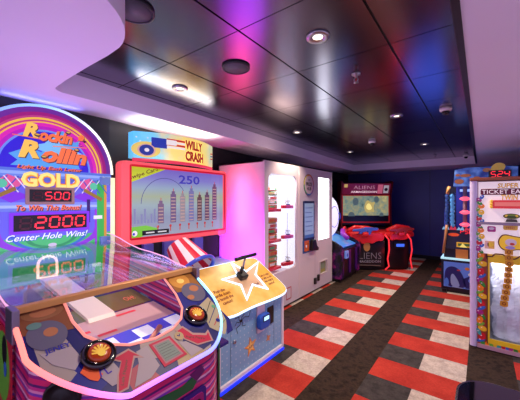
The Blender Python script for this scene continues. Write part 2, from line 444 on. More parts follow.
# left: brown and blue-grey egg shapes, name card, note stickers
dp([(-0.43, 0.41), (-0.268, 0.41), (-0.268, 0.27), (-0.43, 0.30)], mat((122, 72, 46), rough=.5, spec=.2), 1)
dp(outline_oval(-0.345, 0.375, 0.072, 0.032), eggA, 2)
dp(outline_oval(-0.345, 0.375, 0.045, 0.02), skin, 3)
dp(outline_oval(-0.358, 0.278, 0.066, 0.058), eggB, 4); dp(outline_oval(-0.345, 0.285, 0.024, 0.018), skin, 5)
dp(outline_oval(-0.388, 0.325, 0.024, 0.014), mat((92, 130, 122), rough=.5, spec=.2), 6)
dp([(-0.40, 0.215), (-0.30, 0.205), (-0.285, 0.15), (-0.32, 0.12), (-0.375, 0.165)], paper, 2)
dp([(-0.275, 0.105), (-0.20, 0.105), (-0.175, 0.02), (-0.235, 0.02)], paper, 2.2)
dp([(-0.10, 0.095), (-0.05, 0.10), (-0.045, 0.01), (-0.10, -0.015), (-0.17, -0.018), (-0.115, 0.05)], paper, 2)
dp([(0.085, 0.06), (0.12, 0.05), (0.17, -0.01), (0.10, -0.015)], paper, 2)
mb.text('JENEY', -0.343, 0.214 * DS, 0.085, 0.028, mat((50, 50, 150), rough=.5, spec=.2), DT, 0.0024, 0.0006, bold=0.02)
dp([(-0.31, 0.105), (-0.285, 0.125), (-0.262, 0.10), (-0.245, 0.07), (-0.27, 0.055), (-0.29, 0.07)], mat((226, 96, 50), rough=.5, spec=.2), 3)
mb.line([D(-0.255, 0.062), D(-0.25, 0.085), D(-0.235, 0.085), D(-0.23, 0.063), D(-0.215, 0.066)], 0.005, mat((70, 50, 160), rough=.5, spec=.2), DT, 0.0026)
# right: yellow and grey egg shapes
dp([(0.245, 0.41), (0.425, 0.41), (0.42, 0.27), (0.25, 0.29)], mat((140, 92, 40), rough=.5, spec=.2), 1)
dp(outline_oval(0.315, 0.355, 0.062, 0.05), mat((190, 136, 60), rough=.5, spec=.2), 2); dp(outline_oval(0.318, 0.352, 0.024, 0.016), mat((240, 200, 110), rough=.5, spec=.2), 3)
dp(outline_oval(0.345, 0.265, 0.072, 0.06), eggB, 4); dp(outline_oval(0.362, 0.285, 0.030, 0.020), skin, 5); dp(outline_oval(0.305, 0.24, 0.022, 0.014), skin, 5)
dp([(0.31, 0.18), (0.405, 0.21), (0.41, 0.05), (0.33, 0.0), (0.28, 0.06)], mat((164, 156, 128), rough=.5, spec=.2), 2)
for i in range(4):
    mb.line([D(0.275 + .018 * i, 0.10 - .02 * i), D(0.40, 0.185 - .04 * i)], 0.004, [black, navy, pinkr, mat((60, 140, 90), rough=.5, spec=.2)][i], DT, 0.0022)
mb.disc(0.352, 0.075 * DS, 0.012, navy, DT, 0.003); mb.disc(0.39, 0.15 * DS, 0.012, mat((90, 160, 120), rough=.5, spec=.2), DT, 0.003)
dp([(0.34, -0.005), (0.40, 0.06), (0.415, 0.12), (0.425, 0.06), (0.39, 0.0)], navy, 3)
# instruction card
mb.prism([D(-0.04, 0.100), D(0.066, 0.100), D(0.088, 0.0), D(-0.032, -0.004)], 0.0012, 0.0024, pinkr, DT)
mb.prism([D(-0.028, 0.092), D(0.056, 0.092), D(0.074, 0.008), D(-0.021, 0.005)], 0.0025, 0.0031, mat((170, 116, 126), rough=.5, spec=.2), DT)
mb.prism([D(-0.021, 0.086), D(0.049, 0.086), D(0.064, 0.014), D(-0.015, 0.011)], 0.0032, 0.0038, mat((112, 130, 122), rough=.5, spec=.2), DT)
for i in range(6): mb.line([D(-0.013, 0.078 - i * .011), D(0.035 + .012 * (i % 3), 0.078 - i * .011)], 0.003, mat((70, 80, 80), rough=.4), DT, 0.004)
# arrows
dp([(-0.235, -0.012), (-0.19, -0.012), (-0.15, 0.04), (-0.118, 0.075), (-0.085, 0.062), (-0.122, 0.118), (-0.205, 0.108), (-0.172, 0.082), (-0.205, 0.045)], mat((170, 136, 130), rough=.5, spec=.2), 3)
dp([(-0.225, -0.006), (-0.192, -0.006), (-0.155, 0.04), (-0.118, 0.085), (-0.098, 0.075), (-0.126, 0.111), (-0.188, 0.103), (-0.168, 0.085), (-0.198, 0.045)], pinkr, 4)
mb.text('Left Flipper', -0.176, 0.044 * DS, 0.105, 0.014, black, DT, 0.0032, rot=1.0)
dp([(0.105, 0.112), (0.152, 0.118), (0.178, 0.07), (0.235, 0.045), (0.262, 0.055), (0.248, 0.0), (0.16, 0.012), (0.118, 0.06)], mat((170, 136, 130), rough=.5, spec=.2), 3)
dp([(0.113, 0.105), (0.146, 0.110), (0.170, 0.062), (0.232, 0.034), (0.252, 0.044), (0.240, 0.006), (0.165, 0.018), (0.125, 0.062)], pinkr, 4)
mb.text('Right Flipper', 0.176, 0.044 * DS, 0.10, 0.013, black, DT, 0.0032, rot=-0.55)
mb.disc(0.105, 0.082 * DS, 0.022, mat((170, 150, 110), rough=.5, spec=.2), DT, 0.0036); mb.line([D(0.097, 0.088), D(0.105, 0.08), D(0.112, 0.09)], 0.004, navy, DT, 0.0043)
mb.build('deck_artwork', RR)
# flipper buttons
for s, x in ((-1, -0.232), (1, 0.252)):
    B = frame((x, 0.137, dz(0.137) + 0.001), (1, 0, 0), (0, 1, 0.62))
    b = MB().lathe([(0.064, 0), (0.064, 0.012), (0.058, 0.020), (0.044, 0.022), (0.042, 0.012)], black_gloss, B, 32).build('flipper_button', RR)
    m2 = MB(); m2.lathe([(0.041, 0.012), (0.040, 0.024), (0.030, 0.029), (0.001, 0.031)], mat((150, 52, 16), rough=.2, e=.25), B, 28)
    for k in range(7):
        a = PI * 0.05 + k * PI * 0.15
        m2.line([(0.004 * math.cos(a), 0.004 * math.sin(a) - .01), (0.032 * math.cos(a), 0.032 * math.sin(a) - .006)], 0.007, mat((250, 190, 50), e=.5), B, 0.030, 0.0012)
    m2.disc(0, -0.012, 0.014, mat((250, 200, 60), e=.5), B, 0.031, 0.001)
    m2.build('sunburst_cap', b)
# glowing rim (three coloured runs of one LED edge)
neon_c = NT('rim_led'); X, Y, Z = neon_c.xyz()
f_ = neon_c.math('MULTIPLY_ADD', X, 1.16, 0.5)
c = neon_c.ramp(f_, [(0.0, (255, 120, 110)), (0.12, (255, 110, 150)), (0.24, (226, 120, 255)), (0.5, (170, 110, 255)), (0.8, (130, 150, 255)), (0.97, (150, 226, 255))])
neon_c.b.inputs['Base Color'].default_value = lin((60, 56, 66)); neon_c.emit(c, 2.1)
path = [(x, y, dz(y) - 0.004) for x, y in outer if y < 0.41]
path = [(-HW, 0.395, dz(0.395) - .004), (-HW, 0.28, dz(0.28))] + [p for p in path] + [(HW, 0.28, dz(.28)), (HW, 0.395, dz(0.395) - .004)]
MB().tube(path, 0.0095, neon_c.m, 10).build('rim_light', RR)
um_ = mat((255, 150, 140), e=0.9, name='window_edge_light')
MB().tube([(x, y, dz(y) + 0.003) for x, y in UP], 0.006, um_, 8).build('window_edging', RR)
# playfield (sloped) with art, seen through the window and the glass
PF = NT('playfield_print'); X, Y, Z = PF.xyz()
ch = PF.n('ShaderNodeTexVoronoi'); ch.inputs['Scale'].default_value = 6.0; PF.l(PF.tc.outputs['Object'], ch.inputs['Vector'])
sc2 = PF.n('ShaderNodeSeparateColor'); PF.l(ch.outputs['Color'], sc2.inputs[0])
cA = PF.ramp(sc2.outputs[1], [(0, (92, 50, 170)), (0.25, (60, 60, 190)), (0.45, (200, 130, 200)), (0.6, (120, 190, 230)), (0.75, (236, 216, 160)), (0.88, (90, 180, 110)), (0.95, (210, 60, 100))], 'CONSTANT')
PF.l(cA, PF.b.inputs['Base Color']); PF.b.inputs['Roughness'].default_value = 0.2; PF.emit(cA, 0.16); PF.b.inputs['Base Color'].default_value = lin((34, 28, 60)); PF.t.links.remove(PF.b.inputs['Base Color'].links[0])
def pz(y): return 0.70 + 0.113 * (y - 0.1)
mb = MB(); mb.add([(-HW + .02, 0.06, pz(.06)), (HW - .02, 0.06, pz(.06)), (HW - .02, 1.548, pz(1.548)), (-HW + .02, 1.548, pz(1.548)), (-HW + .02, 0.06, pz(.06) - .015), (HW - .02, 0.06, pz(.06) - .015), (HW - .02, 1.548, pz(1.548) - .015), (-HW + .02, 1.548, pz(1.548) - .015)],
              [(0, 1, 2, 3), (7, 6, 5, 4), (0, 4, 5, 1), (1, 5, 6, 2), (2, 6, 7, 3), (3, 7, 4, 0)], PF.m)
pf = mb.build('playfield', RR)
PT = frame((0, 0.1, 0.70), (1, 0, 0), (0, 1, 0.113))
mb = MB()
pale = mat((214, 176, 170), e=.15, rough=.25); blu = mat((70, 76, 210), e=.35, rough=.2); wht = mat((236, 240, 255), e=.4, rough=.2); mag = mat((196, 40, 130), e=.3, rough=.2); yel = mat((246, 224, 150), e=.45, rough=.2)
mb.rect(-.40, .40, .42, .66, pale, PT, 0.001)                                # pale strip across the lane
mb.rect(-.40, .40, .02, .42, blu, PT, 0.001)
for i in range(8):
    for j in range(3):
        if (i + j) % 2: mb.rect(-.40 + .1 * i, -.30 + .1 * i, .10 + .1 * j, .20 + .1 * j, wht, PT, 0.0018)
mb.rect(-.2, .26, .02, .10, mag, PT, 0.0026)
for x in (0.03, 0.10, 0.17): mb.rect(x, x + .045, .03, .09, mat((240, 60, 70), e=.4), PT, 0.0034)
for x, y, w_ in ((-.22, .52, .16), (.12, .60, .12), (-.05, .45, .1)): mb.rect(x, x + w_, y, y + .022, mat((224, 60, 70), e=.3), PT, 0.0026)
mb.rect(.14, .40, .68, .95, mat((110, 96, 50), e=.25, rough=.2), PT, 0.001)  # yellow patches, here and further back: light tube reflections painted into the print
for i in range(5): mb.disc(0.06 + 0.075 * i, 1.06, 0.030, mat((40, 46, 150), e=.2), PT, 0.0034)
for i in range(5): mb.disc(0.06 + 0.075 * i, 1.06, 0.016, mat((150, 220, 255), e=.6), PT, 0.0042)
mb.rect(.16, .40, 1.13, 1.40, mat((110, 96, 50), e=.3), PT, 0.001); mb.rect(.0, .14, 1.1, 1.4, mat((16, 70, 36), e=.15), PT, 0.001)
mb.rect(-.40, -.08, .70, 1.0, mat((80, 16, 60), e=.15), PT, 0.001); mb.rect(-.40, -.1, 1.05, 1.4, mat((36, 20, 96), e=.15), PT, 0.001)
for i in range(6): mb.disc(-0.36 + 0.055 * i, 0.86 + 0.02 * (i % 2), 0.02, mat((120, 200, 235), e=.4), PT, 0.002)
mb.text('OH!', .10, .80, .07, .06, mat((230, 110, 90), e=.4), PT, 0.0034); mb.text('OH!', .30, .80, .07, .06, mat((230, 110, 90), e=.4), PT, 0.0034)
mb.build('playfield_artwork', RR)
# ramp up to the centre hole
rm = mat((236, 222, 204), rough=.3, e=.2)
mb = MB(); mb.prism([(0.72, 0.0), (0.74, 0.018), (1.47, 0.030), (1.545, 0.030), (1.545, 0.0)], -0.050, 0.100, rm, frame((0.02, 0, 0.693), (0, 1, 0.113), (0, 0, 1)) @ Matrix.Identity(4))
mb.build('ramp', RR)
arch = [(x, 1.535, z) for x, z in [(-0.045, 0.90), (-0.045, 1.0)] + [(0.015 + 0.060 * math.cos(t), 1.0 + 0.055 * math.sin(t)) for t in [PI - PI * i / 8 for i in range(9)]] + [(0.075, 0.90)]]
mb = MB(); mb.tube(arch + [(0.015, 1.535, 0.895)], 0.009, mat((255, 226, 190), e=2.2, name='hole_edge_light'), 8, True); mb.build('hole_frame', RR)
# flipper bats
for (x0, y0, x1, y1) in ((-0.17, 0.40, -0.03, 0.30), (0.215, 0.40, 0.075, 0.30)):
    a = Vector((x0, y0, pz(y0) + .02)); b = Vector((x1, y1, pz(y1) + .02))
    MB().tube([a, a.lerp(b, .5), b], [0.016, 0.013, 0.010], mat((226, 150, 140), rough=.25), 12, ell=1.0).build('flipper', RR)
# glass cover, front bar, side glass with waved top
gA, gB = (0.405, 1.045), (1.545, 1.126)
mb = MB(); v0 = [(x, y, z) for (y, z) in (gA, gB) for x in (-HW + .01, HW - .01)]
mb.add(v0 + [(x, y, z - .005) for x, y, z in v0], [(0, 1, 3, 2), (4, 6, 7, 5), (0, 4, 5, 1), (2, 3, 7, 6), (0, 2, 6, 4), (1, 5, 7, 3)], glass)
mb.build('glass_cover', RR)
lamp('soffit_fill_light', 'AREA', (-2.05, .73, .98), 13.0, (206, 170, 255), (PI, 0, 0), shape='RECTANGLE', size=.8, size_y=.7)  # added light under the glass, brightens the soffit above
mb = MB(); mb.box(-HW, HW, 0.375, 0.41, 1.028, 1.055, mat((206, 152, 84), rough=.35, metal=.3)); mb.build('front_bar', RR, bevel=.003)
for s in (-1, 1):
    mb = MB(); mb.box(s * HW - .012, s * HW + .012, 0.335, 0.43, 0.93, 1.056, mat((150, 140, 160), rough=.3, metal=.8)); mb.build('bar_bracket', RR, bevel=.003)
prof = [(0.43, 1.04), (0.55, 1.058), (0.68, 1.085), (0.85, 1.10), (1.0, 1.108), (1.15, 1.13), (1.30, 1.165), (1.42, 1.185), (1.52, 1.19)]
for s in (-1, 1):
    T = frame((s * HW, 0, 0), (0, 1, 0), (0, 0, 1))
    sg = MB().prism([(0.43, 0.99)] + prof + [(1.52, 0.99)], -0.003, 0.003, glass, T).build('side_glass', RR)
    MB().tube([(s * HW, y, z) for y, z in prof], 0.004, mat((255, 180, 226), e=.9), 6).build('glass_edge', sg)
    MB().tube([(s * HW, y, z - 0.03 - 0.03 * (y - .43)) for y, z in prof[1:]], 0.0025, mat((255, 190, 230), e=.5), 6).build('glass_edge', sg)
# side panel art, round speaker on the left side
mb = MB(); T = frame((-HW - .001, 0, 0), (0, -1, 0), (0, 0, 1))
mb.prism([(-0.38, 0.50), (-0.38, 0.945), (-0.95, 1.0), (-0.95, 0.50)], 0, 0.004, mat((196, 40, 60), rough=.3), T)
mb.disc(-0.50, 0.80, 0.10, mat((110, 190, 60), rough=.3), T, 0.0042, ry=0.14); mb.disc(-0.47, 0.87, 0.035, black, T, 0.005, ry=0.06); mb.disc(-0.60, 0.80, 0.05, mat((240, 200, 60), rough=.3), T, 0.005)
mb.disc(-0.455, 0.80, 0.018, mat((60, 110, 200), rough=.3), T, 0.006, ry=.03)
mb.build('side_artwork', RR)
T = frame((-0.352, 0.125, 0.782), (0.69, -0.72, 0), (0, 0, 1))
mb = MB(); mb.lathe([(0.062, 0), (0.062, 0.02), (0.054, 0.028), (0.05, 0.018), (0.03, 0.022), (0.001, 0.026)], black, T, 28); mb.build('side_speaker', RR)
# front: coin door, coloured edge strip
mb = MB(); pu = mat((40, 24, 110), rough=.3, e=.1)
T = FXY(-0.001)
mb.prism(rrect(-0.15, 0.19, 0.20, 0.60, .02), 0, 0.012, pu, T); mb.prism(rrect(-0.13, 0.17, 0.22, 0.58, .015), 0.012, 0.018, mat((150, 30, 110), rough=.3), T)
mb.prism(rrect(-0.11, 0.15, 0.24, 0.56, .012), 0.018, 0.021, black, T); mb.prism([(0.02, 0.50), (0.11, 0.52), (0.13, 0.40), (0.04, 0.38)], 0.021, 0.024, mat((110, 130, 220), rough=.3), T)
mb.build('coin_door', RR)
mb = MB()
mb.prism([(-0.10, 0.665), (-0.02, 0.61), (0.12, 0.61), (0.185, 0.685), (0.06, 0.65)], 0, 0.002, mat((30, 110, 60), rough=.3), T); mb.prism([(0.10, 0.68), (0.14, 0.635), (0.19, 0.66), (0.17, 0.70)], 0.002, 0.003, mat((110, 20, 100), rough=.3), T)
mb.build('front_artwork', RR)
T = frame((0.366, 0.0865, 0), (0.643, 0.766, 0), (0, 0, 1)); mb = MB()
for i, cc in enumerate(((60, 130, 60), (200, 110, 40), (60, 120, 150), (120, 60, 150))): mb.rect(-.045 + .022 * i, -.023 + .022 * i, 0.08, 0.74, mat(cc, rough=.3), T, -0.002, 0.008)
mb.build('edge_stripes', RR)
# backboard
BT = FXY(1.55); E = 0.76
def em(c, k=1.0): return mat(c, e=E * k, rough=.35)
AZ, AR, AX = 1.70, 0.47, 0.02
sil = [(AX - AR, 0.86), (AX + AR, 0.86)] + [(AX + AR * math.cos(PI * i / 32), AZ + AR * math.sin(PI * i / 32)) for i in range(33)]
MB().prism(sil, -0.10, -0.001, mat((40, 30, 90), rough=.4), BT).build('backboard', RR)
ab = MB()
for r0, r1, cc in ((.43, .47, (110, 40, 150)), (.405, .43, (160, 20, 120)), (.39, .405, (190, 60, 130)), (.375, .39, (250, 200, 70)), (.362, .375, (200, 60, 130)), (.352, .362, (250, 190, 80)), (.325, .352, (226, 40, 180)), (.30, .325, (190, 30, 190)), (.285, .30, (110, 150, 240))):
    ab.ring(AX, AZ, r0, r1, em(cc), BT, 0, 0.001, 0, PI, 40)
ab.prism([(AX + .287 * math.cos(PI * i / 32), AZ + .287 * math.sin(PI * i / 32)) for i in range(33)], 0, 0.001, em((52, 32, 214)), BT)
ab.disc(AX + .10, AZ + .1, .16, em((80, 50, 230)), BT, 0.0011, ry=.12)
ab.prism([(-.21, 1.80), (-.10, 1.86), (-.02, 1.83), (.04, 1.96), (.12, 2.015), (.19, 1.93), (.24, 1.955), (.21, 1.87), (.29, 1.82), (.22, 1.77), (.24, 1.725), (-.2, 1.72), (-.16, 1.76)], 0.0018, 0.0026, em((90, 170, 240)), BT)
ab.prism([(-.12, 1.86), (.0, 1.90), (.08, 2.0), (.12, 1.9), (.26, 1.85), (.1, 1.82)], 0.0027, 0.0033, em((130, 200, 250)), BT)
# lower art: pipes, diamonds, lattice, green and purple scrolls
ab.rect(AX - AR, AX + AR, 0.86, 1.70, em((104, 100, 226)), BT, 0, 0.001)
for z, cc in ((1.692, (90, 120, 220)), (1.672, (150, 180, 250)), (1.65, (110, 140, 226)), (1.63, (90, 110, 200))): ab.rect(AX - AR, AX + AR, z - .012, z + .011, em(cc), BT, 0.0012)
for s in (-1, 1):
    cx = 0.05 + s * 0.245
    ab.prism([(cx - s * .11, 1.60), (cx + s * .02, 1.655), (cx + s * .08, 1.605), (cx + s * .01, 1.55)], 0.0012, 0.002, em((226, 90, 150)), BT)
    ab.prism([(cx - s * .11, 1.50), (cx + s * .0, 1.555), (cx + s * .08, 1.50), (cx, 1.455)], 0.0012, 0.002, em((130, 50, 220)), BT)
    for k in range(4): ab.line([(cx - s * .1 + s * .06 * k, 1.645), (cx - s * .02 + s * .06 * k, 1.53)], 0.008, em((60, 80, 190)), BT, 0.0022); ab.line([(cx + s * .1 - s * .06 * k, 1.645), (cx + s * .02 - s * .06 * k, 1.53)], 0.007, em((230, 226, 255)), BT, 0.0024)
    ab.prism([(cx - s * .02, 1.57), (cx + s * .12, 1.49), (cx + s * .11, 1.465), (cx - s * .03, 1.545)], 0.003, 0.006, em((170, 130, 50), .7), BT)
    ab.disc(cx + s * .05, 1.59, .03, em((90, 200, 160)), BT, 0.0025)
for z, cc in ((1.447, (130, 150, 236)), (1.425, (170, 190, 250)), (1.405, (110, 130, 226))): ab.rect(AX - AR, AX + AR, z - .011, z + .011, em(cc), BT, 0.0011)
ab.rect(AX - AR, AX + AR, 0.86, 1.20, em((70, 190, 110)), BT, 0.0011)
ab.ring(0.05, 1.24, .30, .36, em((140, 60, 214)), BT, 0.0013, 0.0006, PI, 2 * PI, 30, .45)
ab.ring(0.05, 1.22, .22, .25, em((60, 110, 200)), BT, 0.0014, 0.0006, PI, 2 * PI, 30, .5)
ab.ring(0.05, 1.2, .14, .17, em((40, 150, 90)), BT, 0.0015, 0.0006, PI, 2 * PI, 30, .5)
for s in (-1, 1):
    ab.rect(0.05 + s * .335 - .03, 0.05 + s * .335 + .03, 1.10, 1.40, em((150, 50, 214)), BT, 0.0016)
    ab.rect(0.05 + s * .335 - .04, 0.05 + s * .335 + .03, 1.315, 1.345, em((236, 240, 236)), BT, 0.0024)
ab.rect(.372, .43, 0.9, 1.64, em((60, 180, 80)), BT, 0.0018); ab.rect(.43, .452, 0.9, 1.64, em((216, 150, 60)), BT, 0.0018); ab.rect(-.40, -.33, .9, 1.64, em((60, 180, 80)), BT, 0.0018)
ab.rect(.292, .317, 1.29, 1.48, em((50, 20, 110)), BT, 0.003)
ab.disc(0.05, 1.135, .028, em((200, 196, 214)), BT, 0.003, ry=.014)
ab.build('backboard_artwork', RR)
lt = MB()
org = em((250, 120, 70), 1.1); oyl = em((252, 200, 90), 1.1); dko = mat((90, 30, 60), rough=.4)
def glow(t, cx, cz, w_, h_, m, sh=.25, b=.02, d=0.004):
    lt.text(t, cx + .005, cz - .005, w_, h_, dko, BT, d, 0.001, sh, b + .01); lt.text(t, cx, cz, w_, h_, m, BT, d + .0012, 0.001, sh, b)
glow('R', -.085, 1.985, .095, .105, oyl, b=.05); glow('ockin &', .125, 1.96, .32, .092, org, b=.05)
glow('R', -.095, 1.845, .125, .13, oyl, b=.05); glow('ollin', .135, 1.82, .31, .125, org, b=.05)
lt.line([(-.19, 1.935), (.0, 1.925)], .006, org, BT, .0052); lt.line([(.05, 1.885), (.29, 1.905)], .006, org, BT, .0052)
for (x, z) in ((-.045, 1.953), (.155, 2.005), (-.005, 1.795), (.215, 1.875)):
    lt.disc(x, z, .02, em((60, 30, 60)), BT, .0062, ry=.013); lt.disc(x, z + .004, .015, em((230, 180, 70)), BT, .007, ry=.006)
lt.build('title_lettering', RR); lt = MB()
glow('Light Up Each Letter', .045, 1.712, .42, .034, org, .3, .02)
lt.build('caption_lettering', RR); lt = MB()
for dd, cc, bb_ in ((.006, (214, 96, 24), .085), (.0075, (255, 196, 60), .06), (.009, (255, 232, 130), .03)):
    lt.text('GOLD', .048, 1.625, .38, .115, em(cc, 1.15), BT, dd, .0012, 0, bb_)
lt.build('gold_lettering', RR); lt = MB()
glow('To Win This Bonus!', .04, 1.418, .42, .042, org, .3, .02)
lt.build('bonus_lettering', RR); lt = MB()
lt.text('Center Hole Wins!', .04, 1.203, .52, .048, em((30, 60, 200)), BT, .004, .001, .35, .035); lt.text('Center Hole Wins!', .037, 1.206, .52, .046, em((235, 245, 255), 1.2), BT, .0054, .001, .35, .008)
lt.build('jackpot_lettering', RR)
def score(name, x0, x1, z0, z1, fr, txt, dim, tx0, tx1):
    m1 = MB(); m1.prism(rrect(x0 - .022, x1 + .022, z0 - .02, z1 + .02, .006), 0.001, 0.014, fr, BT); m1.rect(x0, x1, z0, z1, screen_black, BT, 0.014, 0.002)
    p = m1.build(name, RR)
    m2 = MB(); digits(m2, txt, tx0, tx1, z0 + .018, z1 - .018, led_red, BT, 0.0165, None); 
    if dim: digits(m2, '8', *dim, z0 + .018, z1 - .018, led_dim, BT, 0.0165)
    m2.build('digits', p)
score('bonus_display', -.095, .175, 1.462, 1.552, em((140, 110, 100), .5), '500', (-.085, -.01), -.01, .165)
score('jackpot_display', -.185, .285, 1.252, 1.365, em((132, 50, 236), 1), '2000', (-.165, -.075), -.075, .275)
# arch tube and corner tubes, clamps
tubew = NT('arch_tube'); X, Y, Z = tubew.xyz(); c = tubew.ramp(tubew.math('MULTIPLY_ADD', X, 1.05, .5), [(0, (120, 130, 255)), (.5, (140, 190, 255)), (.9, (255, 250, 255)), (1, (255, 245, 226))]); tubew.emit(c, 1.4); tubew.b.inputs['Base Color'].default_value = lin((60, 60, 70))
MB().tube([(AX + (AR + .006) * math.cos(PI * i / 40), 1.545, AZ + (AR + .006) * math.sin(PI * i / 40)) for i in range(41)], 0.0105, tubew.m, 10).build('arch_light', RR)
for s in (-1, 1):
    MB().tube([(AX + s * (AR + .008), 1.535, z) for z in (0.9, 1.2, 1.45, 1.67)], 0.018, mat((255, 236, 190), e=1.05, name='post_light'), 12).build('side_light', RR)
    for z in (1.64, 1.13):
        m1 = MB(); m1.box(AX + s * .405 - .035, AX + s * .405 + .045, 1.51, 1.549, z - .035, z + .035, mat((100, 130, 180), rough=.3, e=.25)); m1.build('clamp', RR, bevel=.006)
# added light without a fitting, carries the arch tube's glow onto the soffit
lamp('arch_glow_fill', 'AREA', (-2.70, 0.77, 2.19), 0.7, (130, 130, 255), (PI, 0, 0), shape='RECTANGLE', size=0.06, size_y=0.5)

# ================================================================== CANNON GAME (WILLY CRASH)
WC = empty('cannon_game', 'light blue cannon game with star deck, plunger handle and pink framed screen', 'arcade game', (-1.55, 1.99, 0), PI / 2)
WHW = 0.44
lb = NT('dotted_blue_panel'); X, Y, Z = lb.xyz()
fx = lb.math('SUBTRACT', lb.math('FRACT', lb.math('MULTIPLY', X, 19)), .5); fz = lb.math('SUBTRACT', lb.math('FRACT', lb.math('MULTIPLY', Z, 19)), .5)
dd_ = lb.math('SQRT', lb.math('ADD', lb.math('MULTIPLY', fx, fx), lb.math('MULTIPLY', fz, fz)))
c = lb.mix(lb.math('LESS_THAN', dd_, .13), lin((128, 174, 208)), lin((176, 200, 220)))
lb.l(c, lb.b.inputs['Base Color']); lb.b.inputs['Roughness'].default_value = .35
mb = MB()
mb.prism([(0.03, 0.03), (0.03, 0.57), (0.34, 0.80), (1.0, 0.80), (1.0, 0.03)], -WHW + .012, WHW - .012, lb.m, frame((0, 0, 0), (0, 1, 0), (0, 0, 1)))
mb.build('cabinet', WC)
mb = MB(); wt = mat((236, 226, 230), rough=.3)
for s in (-1, 1): mb.box(s * WHW - .012, s * WHW + .012, 0.012, 0.05, 0.02, 0.56, wt)
mb.box(-WHW, WHW, 0.012, 0.045, 0.015, 0.05, wt)
mb.box(-WHW, WHW, 0.012, 0.045, 0.55, 0.565, mat((120, 160, 214), rough=.3))
mb.build('front_trim', WC, bevel=.003)
MB().box(-WHW, WHW, 0.0, 0.014, 0.0, 0.02, mat((30, 50, 255), e=1.2, name='blue_floor_led')).build('floor_light', WC)
mb = MB(); mb.box(-WHW + .03, WHW - .03, 0.06, 0.98, 0.0, 0.03, black); mb.build('plinth', WC)
# front panel details
T = FXY(0.029); mb = MB()
mb.prism(star(-.05, .215, .085, .034, 5, PI / 2 + .15), 0, .002, mat((236, 150, 60), rough=.3), T); mb.prism(star(-.05, .215, .055, .024, 5, PI / 2 + .15), .002, .003, mat((250, 200, 110), rough=.3), T)
mb.text('AIM', -.05, .213, .06, .02, mat((120, 50, 30)), T, .0032, rot=.15)
mb.build('star_sticker', WC); mb = MB()
mb.prism(star(.21, .19, .04, .018, 4, .5), 0, .002, mat((196, 130, 90), rough=.3), T)
mb.build('star_sticker', WC); mb = MB()
for a, l in ((.3, .15), (1.2, .10), (2.3, .09), (3.2, .08), (4.1, .12), (5.2, .09)):
    px, py = -.176, .475; q = [(px, py)]
    for k in range(3): q.append((px + l * (k + 1) / 3 * math.cos(a + .25 * (-1) ** k), py + l * .8 * (k + 1) / 3 * math.sin(a + .25 * (-1) ** k)))
    mb.line(q, .005, black, T, .0008)
mb.disc(-.176, .475, .018, black, T, .001, ry=.012)
mb.build('crack_print', WC); mb = MB()
mb.line([(-.30, .54), (-.30, .08)], .003, mat((70, 100, 130)), T, .001); mb.build('panel_seam', WC); mb = MB(); mb.line([(.30, .54), (.30, .10)], .003, mat((70, 100, 130)), T, .001)
mb.build('panel_seam', WC)
mb = MB(); mb.lathe([(.016, 0), (.016, .008), (.012, .012), (.001, .012)], steel, T @ Matrix.Translation((-.26, .335, 0)), 18); mb.build('lock', WC)
mb = MB(); mb.prism(rrect(.03, .14, .295, .565, .012), 0, .012, mat((226, 200, 206), rough=.35), T); pl_ = mb.build('reader_plate', WC)
mb = MB(); mb.prism(rrect(.008, .165, .335, .465, .04), .012, .06, mat((40, 90, 190), rough=.3), T); rd = mb.build('card_reader', WC, bevel=.012, seg=3)
mb = MB(); mb.prism(rrect(.05, .145, .40, .452, .01), .0605, .063, black, T); mb.prism(rrect(.062, .133, .41, .443, .004), .063, .065, mat((170, 214, 255), e=1.6), T); mb.build('reader_screen', rd)
mb = MB(); mb.prism(rrect(.195, .285, .315, .475, .006), 0, .008, black, T); mb.build('coin_slot', WC)
# sloped deck
WDT = frame((0, 0, 0.60), (1, 0, 0), (0, 1, 0.70)); WS = math.sqrt(1 + .49)
gold = NT('gold_deck'); X, Y, Z = gold.xyz(); nn = gold.noise(6, 3); c = gold.ramp(nn[0], [(.3, (216, 160, 60)), (.7, (238, 196, 110))]); gold.l(c, gold.b.inputs['Base Color']); gold.b.inputs['Roughness'].default_value = .3; gold.emit(c, .12)
def wv(y): return y * WS
do = []
for (x, y) in ((-.46, .02), (-.36, -.03), (-.1, -.02), (.2, -.035), (.40, -.035), (.475, -.005), (.485, .06), (.46, .20), (.455, .33), (.43, .38), (.2, .385), (-.2, .39), (-.42, .39), (-.455, .34), (-.45, .2)): do.append((x, wv(y)))
# smooth outline
def chaikin(p, n=2):
    for _ in range(n):
        q = []
        for i in range(len(p)):
            a, b = p[i], p[(i + 1) % len(p)]
            q += [(a[0] * .75 + b[0] * .25, a[1] * .75 + b[1] * .25), (a[0] * .25 + b[0] * .75, a[1] * .25 + b[1] * .75)]
        p = q
    return p
do = chaikin(do)
mb = MB(); mb.prism(do, -.03, 0, gold.m, WDT); mb.build('deck', WC)
cyan = mat((196, 222, 255), e=1.9, name='white_blue_led')
MB().tube([(x, y, -.012) for x, y in do], .012, cyan, 8, True, WDT).build('deck_light', WC)
sc = (0.075, 0.20)
so = [(.205, .40), (.235, .25), (.40, .285)]
spts = [(-.173, .252), (.03, .25), (.075, .375), (.16, .26), (.42, .315), (.24, .205), (.225, .05), (.10, .13), (-.10, .035), (-.03, .16)]
spts = [(x, wv(y)) for x, y in spts]
MB().tube([(x, y, .004) for x, y in spts], .0105, cyan, 8, True, WDT).build('star_light', WC)
mb = MB(); mb.prism(spts, .0005, .0012, mat((214, 178, 140), rough=.3), WDT)
br = mat((120, 40, 30), rough=.4)
mb.text('Push the\nhandle down\nto launch the\ncannon!', -.285, wv(.125), .19, .15, br, WDT, .001, .0008, .1, .01)
mb.text('Turn it right\nor left to aim\nthe mighty\ncannon!', .345, wv(.135), .17, .14, br, WDT, .001, .0008, .1, .01)
